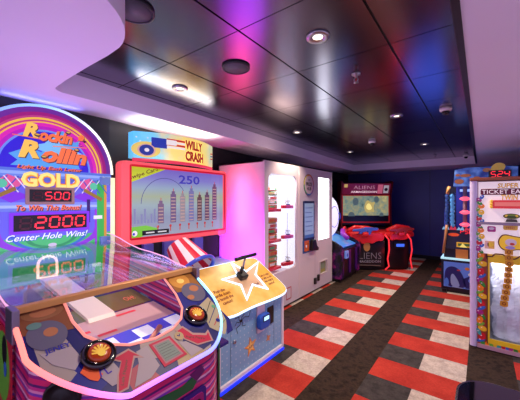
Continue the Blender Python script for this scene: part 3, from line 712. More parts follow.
mb.text('Willy Crash', .13, wv(.125), .12, .03, br, WDT, .0016, .0008, .2, .02)
mb.build('deck_artwork', WC)
T = frame((.05, .225, .60 + .70 * .225), (1, 0, 0), (0, 1, .70))
mb = MB(); mb.box(-.05, .05, -.04, .04, 0, .05, black, T); hb = mb.build('handle_base', WC, bevel=.012)
mb = MB(); mb.tube([(.05, .225, .78), (.07, .19, .945)], .009, steel, 12); mb.tube([(.03, .225, .77), (.045, .2, .86)], .016, black, 12); mb.build('handle_shaft', WC)
mb = MB(); mb.tube([(-.07, .185, .947), (.07, .185, .951), (.215, .185, .953)], .017, black, 14); mb.build('handle_grip', WC)
# candy striped barrel
cs = NT('candy_stripes'); X, Y, Z = cs.xyz()
BMat = frame((-.24, .50, .82), (0.96, 0.27, 0), (-.27 * .4, .96 * .4, 0)) ; 
P0 = Vector((-.285, .47, .845)); P1 = Vector((-.295, .70, 1.045)); ax = (P1 - P0).normalized()
Q = ax.to_track_quat('Z', 'Y').to_matrix().to_4x4(); Q.translation = P0
L_ = (P1 - P0).length; mb = MB(); rd_ = mat((214, 30, 60), rough=.3, e=.12); wh_ = mat((246, 226, 232), rough=.3, e=.12)
NS = 18
for k in range(NS):
    a0, a1 = 2 * PI * k / NS, 2 * PI * (k + 1) / NS; am = (a0 + a1) / 2; ring0 = []; ring1 = []
    for a in (a0, am, a1): ring0.append((.185 * math.cos(a), .185 * math.sin(a), 0)); ring1.append((.115 * math.cos(a), .115 * math.sin(a), L_))
    mb.add(ring0 + ring1, [(0, 1, 4, 3), (1, 2, 5, 4)], rd_ if k % 2 else wh_, Q, True)
mb.lathe([(.114, L_ - .002), (.085, L_ - .001), (.085, L_ - .12), (.001, L_ - .12)], mat((120, 16, 40), rough=.5), Q, 32)
ba = mb.build('cannon_barrel', WC)
MB().tube([(.187 * math.cos(2 * PI * i / 32), .187 * math.sin(2 * PI * i / 32), 0) for i in range(32)], .018, mat((60, 80, 200), rough=.3, e=.15), 8, True, Q).build('barrel_collar', ba)
# rear stand
mb = MB(); nb = mat((96, 92, 190), rough=.35, e=.05)
mb.box(-.60, .50, 0.98, 1.12, 0.0, 1.06, mat((20, 18, 30), rough=.4))
for x0, x1 in ((-.50, -.40), (-.28, -.10), (.10, .22)): mb.box(x0, x1, .94, .98, 0.0, 1.06, nb)
mb.box(-.60, .5, .93, .975, 0.70, .80, nb)
mb.build('rear_stand', WC)
# screen, pink glowing bezel
T = FXY(1.05); pk = mat((255, 92, 104), e=.8, rough=.25, name='pink_lit_bezel')
def rr_w(x0, x1, z0, z1, r): return rrect(x0, x1, z0, z1, r)
ox = (-.685, .668, 1.045, 1.838)
mb = MB()
out_ = rrect(*ox[:2], *ox[2:], .05, 6); inn = rrect(-.60, .632, 1.112, 1.80, .012, 6)
n = len(out_)
vs = [(p[0], p[1], .0) for p in out_] + [(p[0] * .992, (p[1] - 1.44) * .992 + 1.44, .055) for p in out_] + [(p[0], p[1], .055) for p in inn] + [(p[0], p[1], .012) for p in inn] + [(p[0], p[1], -.06) for p in out_]
fs = []
for i in range(n):
    j = (i + 1) % n
    fs += [(i, j, n + j, n + i), (n + i, n + j, 2 * n + j, 2 * n + i), (2 * n + i, 2 * n + j, 3 * n + j, 3 * n + i), (4 * n + i, 4 * n + j, j, i)]
fs.append(tuple(range(4 * n, 5 * n))[::-1])
mb.add(vs, fs, pk, T); bz = mb.build('screen_bezel', WC, bevel=.012, seg=3)
MB().tube([(p_[0], p_[1], .048) for p_ in rrect(-.598, .630, 1.114, 1.798, .012, 4)], .012, mat((220, 10, 40), e=.6), 8, True, T).build('inner_edge', bz)
sg_ = NT('game_screen'); X, Y, Z = sg_.xyz()
c = sg_.ramp(sg_.math('MULTIPLY_ADD', Z, 1 / .69, -1.112 / .69), [(0, (170, 172, 196)), (.28, (150, 158, 190)), (.45, (166, 184, 196)), (.58, (176, 186, 160)), (.70, (160, 178, 206)), (.84, (140, 132, 214)), (1, (126, 104, 206))])
sg_.l(c, sg_.b.inputs['Emission Color']); sg_.b.inputs['Emission Strength'].default_value = .85; sg_.b.inputs['Base Color'].default_value = lin((20, 20, 24)); sg_.b.inputs['Roughness'].default_value = .15
MB().rect(-.602, .634, 1.110, 1.802, sg_.m, T, .004, .006).build('screen', WC)
mb = MB()
def es(c): return mat(c, e=.8, rough=.2)
mb.prism([(-.60, 1.80), (-.60, 1.63), (-.18, 1.80)], .0105, .0115, es((190, 204, 40)), T)
mb.text('Swipe Card!', -.43, 1.735, .34, .05, es((100, 40, 30)), T, .012, .001, .1, .01, .36)
mb.text('250', .11, 1.70, .29, .095, es((70, 66, 180)), T, .011, .001, 0, .02)
mb.line([(-.20 - .27 * math.cos(PI * i / 20 * .82), 1.44 + .26 * math.sin(PI * i / 20 * .82)) for i in range(21)], .006, es((80, 80, 140)), T, .011)
bx = (-.29, -.14, -.02, .10, .22, .335, .455)
for i, x in enumerate(bx):
    h = (.20, .30, .28, .34, .27, .30, .40)[i]; z0 = 1.24; cc = ((120, 96, 130), (110, 90, 130), (150, 140, 150), (120, 120, 170), (104, 76, 84), (104, 80, 104), (110, 76, 110))[i]
    mb.rect(x, x + .07, z0, z0 + h, es(cc), T, .011); mb.rect(x + .015, x + .055, z0 + h, z0 + h + .03, es(cc), T, .011)
    for k in range(int(h / .035)): mb.rect(x + .008, x + .062, z0 + .012 + .035 * k, z0 + .022 + .035 * k, es((190, 160, 150)), T, .012)
    mb.line([(x + .035, z0 + h + .03), (x + .035, z0 + h + .06)], .008, es((190, 70, 70)), T, .012)
    mb.line([(x + .0, 1.155), (x + .0, 1.20)], .012, es((190, 80, 70)), T, .012); mb.disc(x, 1.21, .014, es((190, 60, 60)), T, .012)
for i in range(9): mb.rect(-.58 + .035 * i, -.56 + .035 * i, 1.25, 1.34 + .06 * math.sin(i * 2.1), es((130, 134, 176)), T, .0105)
mb.prism([(-.60, 1.112), (-.60, 1.22), (-.42, 1.23), (-.28, 1.19), (-.40, 1.15), (-.5, 1.112)], .0112, .012, es((120, 200, 60)), T)
mb.rect(-.46, -.16, 1.135, 1.18, es((20, 20, 30)), T, .0122); mb.line([(-.42, 1.157), (-.33, 1.157)], .012, es((220, 220, 226)), T, .013); mb.line([(-.29, 1.157), (-.19, 1.157)], .012, es((220, 220, 226)), T, .013)
mb.disc(-.535, 1.16, .026, es((240, 240, 250)), T, .0122); mb.disc(-.545, 1.155, .012, es((60, 70, 200)), T, .013)
mb.build('screen_picture', WC)
# curved marquee sign
NSEG = 24
mx0, mx1 = -.575, .41
def my(u): return 0.99 - .13 * (1 - (2 * u - 1) ** 2)                     # depth of the curved face
mt = NT('marquee_print'); X, Y, Z = mt.xyz(); nn = mt.noise(5, 3)
c0 = mt.ramp(mt.math('ADD', mt.math('MULTIPLY_ADD', X, .9, .52), mt.math('MULTIPLY_ADD', nn[0], .5, -.25)), [(0, (90, 190, 226)), (.2, (120, 200, 214)), (.38, (240, 216, 120)), (.6, (250, 226, 110)), (.8, (220, 220, 140)), (1, (130, 200, 190))])
mt.l(c0, mt.b.inputs['Base Color']); mt.emit(c0, .75)
mb = MB()
for i in range(NSEG):
    u0, u1 = i / NSEG, (i + 1) / NSEG; a = mx0 + (mx1 - mx0) * u0; b = mx0 + (mx1 - mx0) * u1
    def zt(u): return 2.112 + .012 * math.sin(PI * u)
    mb.add([(a, my(u0), 1.868), (b, my(u1), 1.868), (b, my(u1), zt(u1)), (a, my(u0), zt(u0)), (a, 1.08, 1.868), (b, 1.08, 1.868), (b, 1.08, zt(u1)), (a, 1.08, zt(u0))],
           [(0, 1, 2, 3), (5, 4, 7, 6), (3, 2, 6, 7), (1, 0, 4, 5)] + ([(0, 3, 7, 4)] if i == 0 else []) + ([(2, 1, 5, 6)] if i == NSEG - 1 else []), mt.m)
mq = mb.build('marquee', WC)
def on_curve(pts, m, l, th=.001):
    """flat print laid on the curved face, piece by piece"""
    n = len(pts); v = []
    for k in (0, 1):
        for x, z in pts:
            u = (x - mx0) / (mx1 - mx0); v.append((x, my(u) - .002 - l * .0012 - k * th, z))
    a = sum(pts[i][0] * pts[(i + 1) % n][1] - pts[(i + 1) % n][0] * pts[i][1] for i in range(n))
    f = [tuple(range(n)), tuple(range(n, 2 * n))[::-1]] + [(i, (i + 1) % n, n + (i + 1) % n, n + i) for i in range(n)]
    mb.add(v, f, m)
mb = MB()
def ov(cx, cz, rx, rz, k=20): return [(cx + rx * math.cos(2 * PI * i / k), cz + rz * math.sin(2 * PI * i / k)) for i in range(k)]
def e7(c): return mat(c, e=.75, rough=.3)
OX = -.075
_oc = on_curve
def on_curve(pts, m, l, th=.001): _oc([(x + OX, z) for x, z in pts], m, l, th)
on_curve(ov(-.40, 1.95, .12, .075), e7((240, 210, 110)), 1)
for i in range(6): on_curve([(-.33 + .035 * i, 2.015), (-.295 + .035 * i, 2.015), (-.295 + .035 * i, 2.065), (-.33 + .035 * i, 2.065)], e7((40, 60, 170)) if i < 3 else e7((250, 240, 240)), 3)
for j in range(4):
    for i in range(4): on_curve([(-.22 + .05 * i, 1.985 + .024 * j), (-.17 + .05 * i, 1.985 + .024 * j), (-.17 + .05 * i, 2.005 + .024 * j), (-.22 + .05 * i, 2.005 + .024 * j)], e7((210, 50, 50)) if j % 2 else e7((250, 240, 240)), 2)
for i in range(4): on_curve([(-.36 + .035 * i, 1.975), (-.325 + .035 * i, 1.975), (-.325 + .035 * i, 2.07), (-.36 + .035 * i, 2.07)], e7((44, 60, 170)), 2)
on_curve(ov(-.40, 1.945, .075, .058), e7((220, 170, 160)), 4); on_curve(ov(-.40, 1.945, .06, .05), e7((40, 56, 150)), 5); on_curve(ov(-.40, 1.945, .02, .018), e7((240, 230, 240)), 6)
for i in range(5): on_curve(ov(-.48 + .03 * i, 2.06 - .035 * (i % 3), .007, .007, 8), e7((230, 245, 255)), 1)
mb.build('marquee_print', mq); mb = MB()
OX = -.06
for k in range(3): on_curve([(.40, 1.945 + .03 * k), (.455, 1.95 + .03 * k), (.455, 1.965 + .03 * k), (.40, 1.96 + .03 * k)], e7((210, 60, 60)) if k % 2 == 0 else e7((60, 70, 170)), 2)
mb.build('flag_print', mq); mb = MB()
def curve_text(t, cx, cz, w_, h_, m, l, bold):
    tmp = MB(); tmp.text(t, cx, cz, w_, h_, m, I4, 0, .001, 0, bold)
    v = [(x, my((x - mx0) / (mx1 - mx0)) - .002 - l * .0012 - w_2, z) for x, z, w_2 in tmp.V]
    mb.add(v, [tuple(f[::-1]) for f in tmp.F], m)
for l, cc, bo in ((4, (240, 206, 130), .07), (5, (176, 30, 30), .045)):
    curve_text('WILLY', .03, 2.045, .25, .095, e7(cc), l, bo); curve_text('CRASH', .04, 1.93, .27, .105, e7(cc), l, bo)
mb.build('marquee_lettering', mq)
mb = MB(); mb.tube([(mx0 + (mx1 - mx0) * i / NSEG, my(i / NSEG) + .02, 1.852) for i in range(NSEG + 1)], .017, mat((240, 60, 90), e=.7), 8); mb.build('marquee_base', WC)
lamp('marquee_top_lamp', 'AREA', (-2.60, 1.95, 2.135), 4.5, (255, 244, 236), (PI, 0, 0), shape='RECTANGLE', size=0.16, size_y=0.95)
lamp('bezel_glow_lamp', 'AREA', (-2.52, 2.70, 1.45), 7.0, (255, 70, 110), (PI / 2, 0, 0), shape='RECTANGLE', size=0.12, size_y=0.7)
lamp('rear_purple_lamp', 'AREA', (-2.45, 2.50, 0.75), 22.0, (176, 60, 255), (PI / 2, 0, 0), shape='RECTANGLE', size=0.5, size_y=0.9)

# ================================================================== PRIZE VENDING MACHINE
HB = empty('prize_vending_machine', 'tall white prize vending machine with bright lit windows and touch screen', 'vending machine', (-2.125, 3.90, 0), PI / 2)
hw_ = mat((214, 200, 206), rough=.38)
HX0, HX1, HT, HD = -1.02, 1.02, 1.975, 0.80
mb = MB()
# front with two openings
WIN = (-.935, -.24, .52, 1.82); WIN2 = (.47, .905, .82, 1.855); HATCH = (.53, .80, .25, .45)
cu = bpy.data.curves.new('hub_front', 'CURVE'); cu.dimensions = '2D'; cu.fill_mode = 'BOTH'; cu.extrude = .012
for pts in ([(HX0, .04), (HX1, .04), (HX1, HT), (HX0, HT)], rrect(*WIN, .085, 8), rrect(*WIN2, .012, 3), rrect(*HATCH, .01, 3)):
    sp = cu.splines.new('POLY'); sp.points.add(len(pts) - 1); sp.use_cyclic_u = True
    for p, q in zip(sp.points, pts): p.co = (q[0], q[1], 0, 1)
o = bpy.data.objects.new('tmp', cu); COL.objects.link(o); dg = bpy.context.evaluated_depsgraph_get(); dg.update()
me = bpy.data.meshes.new_from_object(o.evaluated_get(dg)); bpy.data.objects.remove(o)
mb.add([v.co.copy() for v in me.vertices], [tuple(p.vertices) for p in me.polygons], hw_, frame((0, .012, 0), (1, 0, 0), (0, 0, 1)))
mb.box(HX0, HX0 + .02, .02, HD, .04, HT, hw_); mb.box(HX1 - .02, HX1, .02, HD, .04, HT, hw_); mb.box(HX0, HX1, .02, HD, HT - .02, HT, hw_); mb.box(HX0, HX1, HD - .02, HD, .04, HT, hw_); mb.box(HX0, HX1, .02, HD, .04, .06, hw_)
mb.build('cabinet', HB)
mb = MB(); mb.box(HX0 + .03, HX1 - .03, .03, HD - .03, 0, .04, black); mb.build('plinth', HB)
# door seam, seam between columns
mb = MB(); mb.box(-.170, -.160, -.006, .001, .05, HT, mat((226, 206, 206), rough=.3)); mb.box(-.158, -.154, -.001, .001, .05, HT, dark); mb.box(.35, .353, -.001, .001, .05, .9, mat((150, 140, 146))); mb.build('door_seam', HB)
# interior chamber
lit = mat((246, 248, 255), e=1.15, rough=.5, name='lit_chamber_back'); liner = mat((240, 240, 246), rough=.5)
mb = MB(); x0, x1, z0, z1 = -.98, -.20, .46, 1.86
mb.box(x0, x1, .52, .54, z0, z1, lit); mb.box(x0 - .01, x0, .026, .54, z0, z1, liner); mb.box(x1, x1 + .01, .026, .54, z0, z1, mat((246, 248, 255), e=1.2, rough=.5)); mb.box(x0, x1, .026, .54, z1, z1 + .01, liner); mb.box(x0, x1, .026, .54, z0 - .01, z0, liner)
mb.build('prize_chamber', HB)
mb = MB(); mb.prism(rrect(WIN[0], WIN[1], WIN[2], WIN[3], .085, 8), -.004, .0, glass, FXY(.012)); mb.build('chamber_glass', HB)
mb = MB(); mb.box(-.90, -.30, .05, .09, 1.835, 1.858, mat((255, 255, 255), e=5.0)); mb.build('chamber_light', HB)
trc = mat((214, 30, 60), rough=.3, e=.12)
for zt_ in (1.36, .93, .545):
    mb = MB(); mb.prism([(-.46, .09), (-.33, .045), (-.235, .05), (-.23, .16), (-.44, .14)], zt_, zt_ + .045, trc, I4); 
    mb.prism([(-.72, .155), (-.40, .155), (-.40, .40), (-.72, .40)], zt_ - .045, zt_ - .005, trc, I4); t_ = mb.build('prize_tray', HB, bevel=.006)
    mb = MB(); mb.tube([(-.33 + .03 * math.cos(a), .07 + .004 * a, zt_ + .085 + .03 * math.sin(a)) for a in [i * .5 for i in range(30)]], .004, steel, 6); mb.box(-.36, -.28, .08, .10, zt_ + .044, zt_ + .06, dark); mb.build('vending_coil', t_)
    MB().tube([(-.28, .13, zt_ + .045), (-.28, .13, zt_ + .36)], .004, mat((220, 224, 232), rough=.2), 8).build('hanger_rod', t_)
# second window: bright frosted panel
mb = MB(); mb.prism(rrect(*WIN2, .012, 3), -.02, -.004, mat((250, 252, 255), e=3.5, rough=.2, name='lit_panel'), FXY(.012)); mb.disc(.56, 1.775, .022, mat((60, 80, 120)), FXY(.012), -.0038, ry=.018); mb.build('lit_window', HB)
mb = MB(); mb.rect(*HATCH, mat((150, 146, 70), rough=.3), FXY(.03), 0, .004); mb.rect(HATCH[0] + .03, HATCH[1] - .03, .31, .42, mat((130, 150, 120), rough=.3), FXY(.03), .004, .001); mb.build('pickup_hatch', HB)
mb = MB(); T = FXY(0)
for (a, b, c_, d) in ((.515, .815, .235, .25), (.515, .815, .45, .465), (.515, .53, .25, .45), (.80, .815, .25, .45)): mb.rect(a, b, c_, d, mat((206, 190, 190), rough=.3), T, .0005, .01)
mb.build('hatch_frame', HB)
# round sign
mb = MB(); mb.disc(.135, 1.715, .165, mat((60, 40, 50), rough=.3), T, .0005, .006, seg=36)
rb = ((190, 60, 60), (230, 150, 60), (220, 210, 90), (90, 170, 110), (70, 120, 190), (140, 70, 170))
for k in range(6): mb.ring(.135, 1.715, .142, .160, mat(rb[k], rough=.3), T, .0066, .001, k * PI / 3, (k + 1) * PI / 3, 8)
mb.disc(.135, 1.715, .140, mat((206, 186, 190), rough=.3), T, .0066, .001, seg=36)
mb.text('THE', .135, 1.79, .07, .03, dark, T, .008, .001); mb.text('PRIZE', .135, 1.725, .20, .055, dark, T, .008, .001, 0, .02); mb.text('HUB', .135, 1.655, .14, .05, dark, T, .008, .001, 0, .02)
mb.build('round_sign', HB)
# touch screen and reader panel
mb = MB(); mb.prism(rrect(-.05, .30, .87, 1.465, .01), 0.0005, .016, mat((40, 44, 80), rough=.3), T); ts = mb.build('touch_screen', HB)
mb = MB(); mb.rect(-.025, .275, .90, 1.43, mat((150, 162, 190), e=.55, rough=.15), T, .0162, .001)
for i in range(6): mb.line([(0, 1.36 - .07 * i), (.24 - .04 * (i % 2), 1.36 - .07 * i)], .012, mat((90, 104, 150), e=.3), T, .0176)
mb.rect(-.025, .275, .90, .95, mat((60, 90, 150), e=.4), T, .0176); mb.build('screen_picture', ts)
mb = MB(); mb.prism(rrect(-.06, .31, .675, .875, .01), .0005, .01, mat((50, 90, 150), rough=.3), T); mb.prism(rrect(-.02, .12, .70, .86, .01), .01, .016, mat((214, 100, 30), rough=.3), T); mb.disc(.03, .775, .022, white, T, .016, .002); mb.text('!', .08, .80, .015, .06, mat((60, 30, 20)), T, .0165); mb.build('payment_panel', HB)
mb = MB(); mb.prism([(.13, .70), (.16, .86), (.25, .87), (.30, .76), (.36, .72), (.34, .68), (.24, .69)], .011, .07, black, T); mb.build('card_reader', HB, bevel=.01)
for x in (.33, .445): MB().prism(rrect(x - .028, x + .028, .135 + (.0 if x < .4 else .03), .235 + (0 if x < .4 else .03), .012), .0005, .03, black, T).build('door_handle', HB, bevel=.006)
mb = MB(); m_r = mat((190, 40, 50), rough=.4)
for (a, b, c_, d) in ((-.52, -.385, .255, .268), (-.52, -.385, .10, .113), (-.52, -.508, .10, .268), (-.397, -.385, .10, .268)): mb.rect(a, b, c_, d, m_r, T, .0005)
mb.build('red_sticker', HB)
lamp('chamber_lamp', 'AREA', (-2.25, 3.31, 1.80), 5.0, (246, 248, 255), (0, 0, 0), shape='RECTANGLE', size=0.12, size_y=0.5)
# prizes in the chamber (things of their own)
cols = [((226, 110, 60), 'orange'), ((236, 226, 220), 'white'), ((214, 50, 50), 'red'), ((110, 170, 110), 'green'), ((200, 150, 90), 'tan')]
order = [[2, 0, 1, 3, 0], [0, 2, 1, 4], [0, 3, 4, 2]]
base_me = None
rank = ['lowest', 'second lowest', 'middle', 'second highest', 'top']
tier = ['on top red tray', 'on middle red tray', 'on bottom red tray']
for ti, zt_ in enumerate((1.356, .926, .541)):
    k = len(order[ti])
    for j, ci in enumerate(order[ti]):
        h = .31 / k; z = zt_ + j * h + .0005; cc, cn = cols[ci]
        lb_ = '%s prize pack, %s of stack %s of vending machine' % (cn, rank[j] if j < k - 1 else 'top', tier[ti])
        wx, wy = -2.125 - .275, 3.90 - .56
        r = empty('prize_pack', lb_, 'prize', (wx, wy, z), PI / 2 + rnd.uniform(-.15, .15), 'prize packs in the vending machine')
        MB().prism(rrect(-.12, .12, -.09, .09, .04), 0.0, h - .006, mat(cc, rough=.35), I4).build('wrapper', r, bevel=.012)
        mb = MB(); mb.box(-.08, .08, -.0935, -.09, h * .25, h * .72, mat(cols[(ci + 1) % 5][0], rough=.4)); mb.disc(.05, h * .48, .02, mat(cols[(ci + 3) % 5][0]), FXY(-.0935), 0, .001); mb.build('pack_print', r)

# ================================================================== DARK PURPLE GAME WITH GLOWING DISC
SG = empty('disc_game', 'dark purple arcade game with big glowing white disc, beside the prize machine', 'arcade game', (-1.97, 5.46, 0), PI / 2)
pc = NT('galaxy_print'); X, Y, Z = pc.xyz(); nn = pc.noise(4.5, 4, .6); c = pc.ramp(nn[0], [(.42, (10, 9, 18)), (.54, (44, 14, 66)), (.62, (130, 34, 110)), (.72, (20, 14, 44))]); pc.l(c, pc.b.inputs['Base Color']); pc.b.inputs['Roughness'].default_value = .25; pc.emit(c, .06)
YZ = frame((0, 0, 0), (0, 1, 0), (0, 0, 1))
mb = MB(); mb.prism([(0.0, .05), (-.03, .55), (0.0, .64), (.14, .72), (.55, .86), (.95, .86), (.95, .05)], -.47, -.41, pc.m, YZ)
mb.build('side_panel', SG, bevel=.012)
mb = MB(); mb.prism([(0.0, .05), (-.03, .55), (0.0, .64), (.14, .72), (.55, .86), (.95, .86), (.95, .05)], .41, .47, pc.m, YZ)
mb.build('side_panel', SG, bevel=.012)
mb = MB(); mb.prism([(0.04, .05), (.03, .56), (.10, .60), (.5, .78), (.95, .78), (.95, .05)], -.41, .41, mat((16, 12, 26), rough=.3), YZ); mb.build('cabinet', SG)
mb = MB(); mb.box(-.44, .44, .05, .9, 0, .05, black); mb.build('plinth', SG)
mb = MB(); T = frame((0, .05, .60), (1, 0, 0), (0, 1, .40)); mb.prism(rrect(-.40, .40, 0, .46, .03), 0, .012, mat((60, 120, 210), e=.45, rough=.08), T); mb.prism(rrect(-.36, .36, .05, .40, .03), .012, .014, mat((90, 160, 236), e=.5, rough=.08), T); mb.build('glass_deck', SG)
mb = MB()
for x in (-.36, .0, .36): mb.prism(rrect(x - .05, x + .05, .10, .54, .02), 0, .012, mat((70, 20, 104), rough=.3, e=.1), FXY(.033))
mb.build('front_pillars', SG)
mb = MB(); mb.prism(rrect(-.26, -.12, .40, .54, .02), 0, .03, mat((120, 150, 230), e=.5, rough=.3), FXY(.032)); mb.disc(-.19, .46, .03, mat((40, 70, 200)), FXY(.032), .03, .002); mb.build('card_reader', SG)
mb = MB(); mb.box(-.44, .44, .56, .95, .78, 1.75, mat((18, 14, 30), rough=.4)); mb.build('back_tower', SG)
T = frame((.03, .40, 1.15), (1, 0, 0), (0, 0, 1)); mb = MB()
mb.lathe([(.40, -.16), (.40, -.04), (.36, .0), (.26, .04), (.12, .06), (.001, .065)], mat((226, 220, 255), e=1.1, rough=.3, name='glowing_disc'), T, 40); dsc = mb.build('glowing_disc', SG)
mb = MB(); mb.ring(.27, .0, .055, .075, mat((50, 50, 170), e=.4), T, .038, .006); mb.ring(0, 0, .20, .215, mat((150, 130, 240), e=.6), T, .05, .004); mb.build('disc_emblem', dsc)
mb = MB(); mb.tube([(.10, .12, .74), (.22, .25, .80), (.34, .30, .86)], .05, mat((150, 50, 180), rough=.3, e=.12), 14); gn = mb.build('toy_blaster', SG)
mb = MB(); mb.tube([(.38 + .06 * math.cos(2 * PI * i / 20), .28, .86 + .06 * math.sin(2 * PI * i / 20)) for i in range(20)], .022, mat((210, 40, 60), rough=.3, e=.15), 10, True); mb.build('blaster_ring', gn)

# ================================================================== GUN GAME IN THE FAR CORNER (ALIENS ARMAGEDDON)
AG = empty('shooting_game', 'red trimmed two player shooting game with large screen in the far left corner', 'arcade game', (-1.74, 6.40, 0), math.radians(37.3))
rdm = mat((206, 30, 34), rough=.3, e=.14); dkr = mat((110, 14, 20), rough=.35); blk = mat((16, 13, 17), rough=.35)  # red plastic glows slightly to lift the dim game
mb = MB(); mb.box(-.56, .66, .62, 1.05, 0, .84, blk); mb.prism([(.80, .9), (.84, 1.62), (.76, 1.90), (1.10, 1.90), (1.10, .9)], -.56, .65, blk, YZ); mb.build('cabinet', AG)
mb = MB()
for x in (-.565, .625): mb.prism([(.70, .82), (.80, .95), (.81, 1.60), (.70, 1.92), (.76, 1.94), (1.1, 1.94), (1.1, .82)], x, x + .035, dkr, YZ)
mb.build('side_frame', AG)
T = FXY(.82); sc3 = NT('shooter_screen'); X, Y, Z = sc3.xyz(); nn = sc3.noise(5.5, 6, .7)
c = sc3.ramp(nn[0], [(.3, (66, 92, 92)), (.45, (124, 146, 138)), (.56, (160, 156, 120)), (.68, (206, 190, 130))]); sc3.emit(c, .8); sc3.b.inputs['Base Color'].default_value = lin((12, 12, 14))
mb = MB(); mb.rect(-.51, .585, .97, 1.585, sc3.m, T, .0, .008); sp_ = mb.build('screen', AG)
mb = MB(); mb.prism(chaikin([(.02, 1.40), (.0, 1.27), (.08, 1.16), (.15, 1.22), (.26, 1.18), (.22, 1.32), (.28, 1.45), (.16, 1.42), (.09, 1.5)], 2), .0082, .0088, mat((196, 176, 104), e=.8), T); mb.prism(chaikin([(.05, 1.36), (.06, 1.27), (.13, 1.24), (.20, 1.28), (.17, 1.36), (.12, 1.42)], 2), .009, .0096, mat((240, 220, 130), e=1.0), T)
mb.build('explosion_picture', AG); mb = MB()
for x, z, r in ((.42, 1.12, .05), (.30, 1.5, .06), (-.3, 1.1, .08), (-.2, 1.45, .07)): mb.disc(x, z, r, mat((90, 110, 116), e=.6), T, .0084, ry=r * 1.3)
mb.build('screen_picture', AG)
mb = MB(); 
for a, b, c_, d in ((-.535, .61, 1.585, 1.612), (-.535, .61, .94, .97), (-.535, -.51, .97, 1.585), (.585, .61, .97, 1.585)): mb.rect(a, b, c_, d, rdm, T, 0, .03)
mb.build('screen_frame', AG)
T = frame((0, .80, 1.63), (1, 0, 0), (0, -.10, .3)); mqm = mat((112, 20, 50), e=.45, rough=.3)
mb = MB(); mb.rect(-.53, .60, .0, .26, mqm, T, 0, .02); mb.rect(-.50, -.42, .17, .25, mat((220, 190, 110), e=.6), T, .021)
mb.rect(.30, .42, .02, .24, mat((226, 110, 140), e=.5), T, .0205); mb.rect(.44, .56, .03, .22, mat((200, 190, 200), e=.5), T, .0205); mb.disc(.5, .12, .04, mat((60, 20, 40)), T, .0215)
mb.text('ALIENS', -.02, .17, .50, .08, mat((236, 170, 190), e=.7), T, .021, .001, 0, -.02); mb.text('ARMAGEDDON', -.02, .06, .62, .05, mat((250, 216, 226), e=.9), T, .021, .001, 0, .01)
mb.build('marquee', AG)
# control shelf and lower cabinet
mb = MB(); mb.prism([(-.68, .20), (-.60, -.02), (-.30, -.10), (.1, -.05), (.16, .02), (.30, -.06), (.60, -.06), (.80, .05), (.84, .30), (.70, .66), (-.62, .66)], .70, .80, rdm, I4); mb.build('control_shelf', AG, bevel=.03, seg=3)
for pts in ([(-.60, .78), (-.62, .68), (-.52, .60), (-.42, .63), (-.34, .55), (-.24, .60), (-.14, .56), (-.04, .63), (.10, .62), (.12, .78)], [(.22, .78), (.24, .62), (.34, .66), (.5, .64), (.62, .68), (.70, .78)]):
    MB().prism(chaikin(pts, 2), .0, .05, rdm, FXY(-.03)).build('shelf_apron', AG, bevel=.012)
mb = MB(); mb.prism([(0.0, .03), (-.02, .60), (.05, .70), (.64, .70), (.64, .03)], -.62, .14, blk, YZ); mb.box(-.58, .64, .05, .64, 0, .03, black); mb.build('lower_cabinet', AG)
T = FXY(-.022); mb = MB(); s_ = mat((140, 134, 142), e=.12, rough=.3)
mb.rect(-.58, .10, .10, .58, mat((22, 20, 26), rough=.3), T, 0, .004)
mb.disc(-.24, .50, .07, mat((170, 116, 60), e=.2), T, .006, ry=.10); mb.text('ALIENS', -.24, .31, .60, .13, s_, T, .012, .002, 0, -.02); mb.text('ARMAGEDDON', -.24, .19, .58, .05, s_, T, .012, .002, 0, .01); mb.line([(-.5, .12), (.05, .10)], .02, mat((110, 100, 90)), T, .006)
mb.build('front_artwork', AG)
mb = MB(); mb.prism([(0.02, .03), (0.0, .62), (.05, .70), (.6, .70), (.6, .03)], .22, .66, blk, YZ); mb.build('side_pod', AG)
mb = MB(); mb.prism(rrect(.33, .58, .46, .62, .02), .0, .03, black, FXY(.0)); mb.prism(rrect(.38, .55, .50, .56, .01), .03, .033, mat((60, 100, 226), e=1.2), FXY(0)); mb.build('card_reader', AG)
led = mat((255, 50, 60), e=1.0, name='red_led_tube')
for pts in ([(.12, -.06, .76), (.19, -.10, .66), (.20, -.10, .45), (.175, -.08, .25), (.20, -.09, .10), (.12, -.09, .03)], [(.56, -.08, .80), (.64, -.12, .66), (.665, -.12, .45), (.64, -.10, .25), (.67, -.11, .06)]):
    MB().tube(pts, .014, led, 10).build('led_tube', AG)
for gx, gc, lab in ((-.30, (60, 84, 170), 'left'), (.45, (150, 40, 40), 'right')):
    mb = MB(); gm = mat(gc, rough=.3, e=.1); T = frame((gx, -.10, .82), (1, .15, 0), (0, 0, 1))
    mb.prism([(-.28, .02), (-.26, .06), (-.05, .075), (.02, .10), (.16, .09), (.28, .08), (.28, .03), (.14, .02), (.10, -.06), (.05, -.06), (.05, .01), (-.05, .0), (-.10, -.04), (-.15, -.04), (-.12, .005)], -.03, .03, gm, T)
    gn = mb.build('toy_gun', AG, bevel=.01)
    MB().box(gx - .06, gx + .06, -.14, .02, .74, .81, rdm).build('gun_cradle', AG, bevel=.015)
MB().tube([(-.62, .12, .80), (-.45, .10, .90), (-.2, .10, .88), (.05, .10, .82)], .05, rdm, 12).build('hand_rail', AG)
MB().tube([(.24, .10, .82), (.45, .10, .92), (.70, .12, .88), (.80, .20, .80)], .05, rdm, 12).build('hand_rail', AG)
lamp('gun_game_red_lamp', 'POINT', (-1.35, 6.35, 0.35), 1.5, (255, 50, 50), shadow_soft_size=.05)

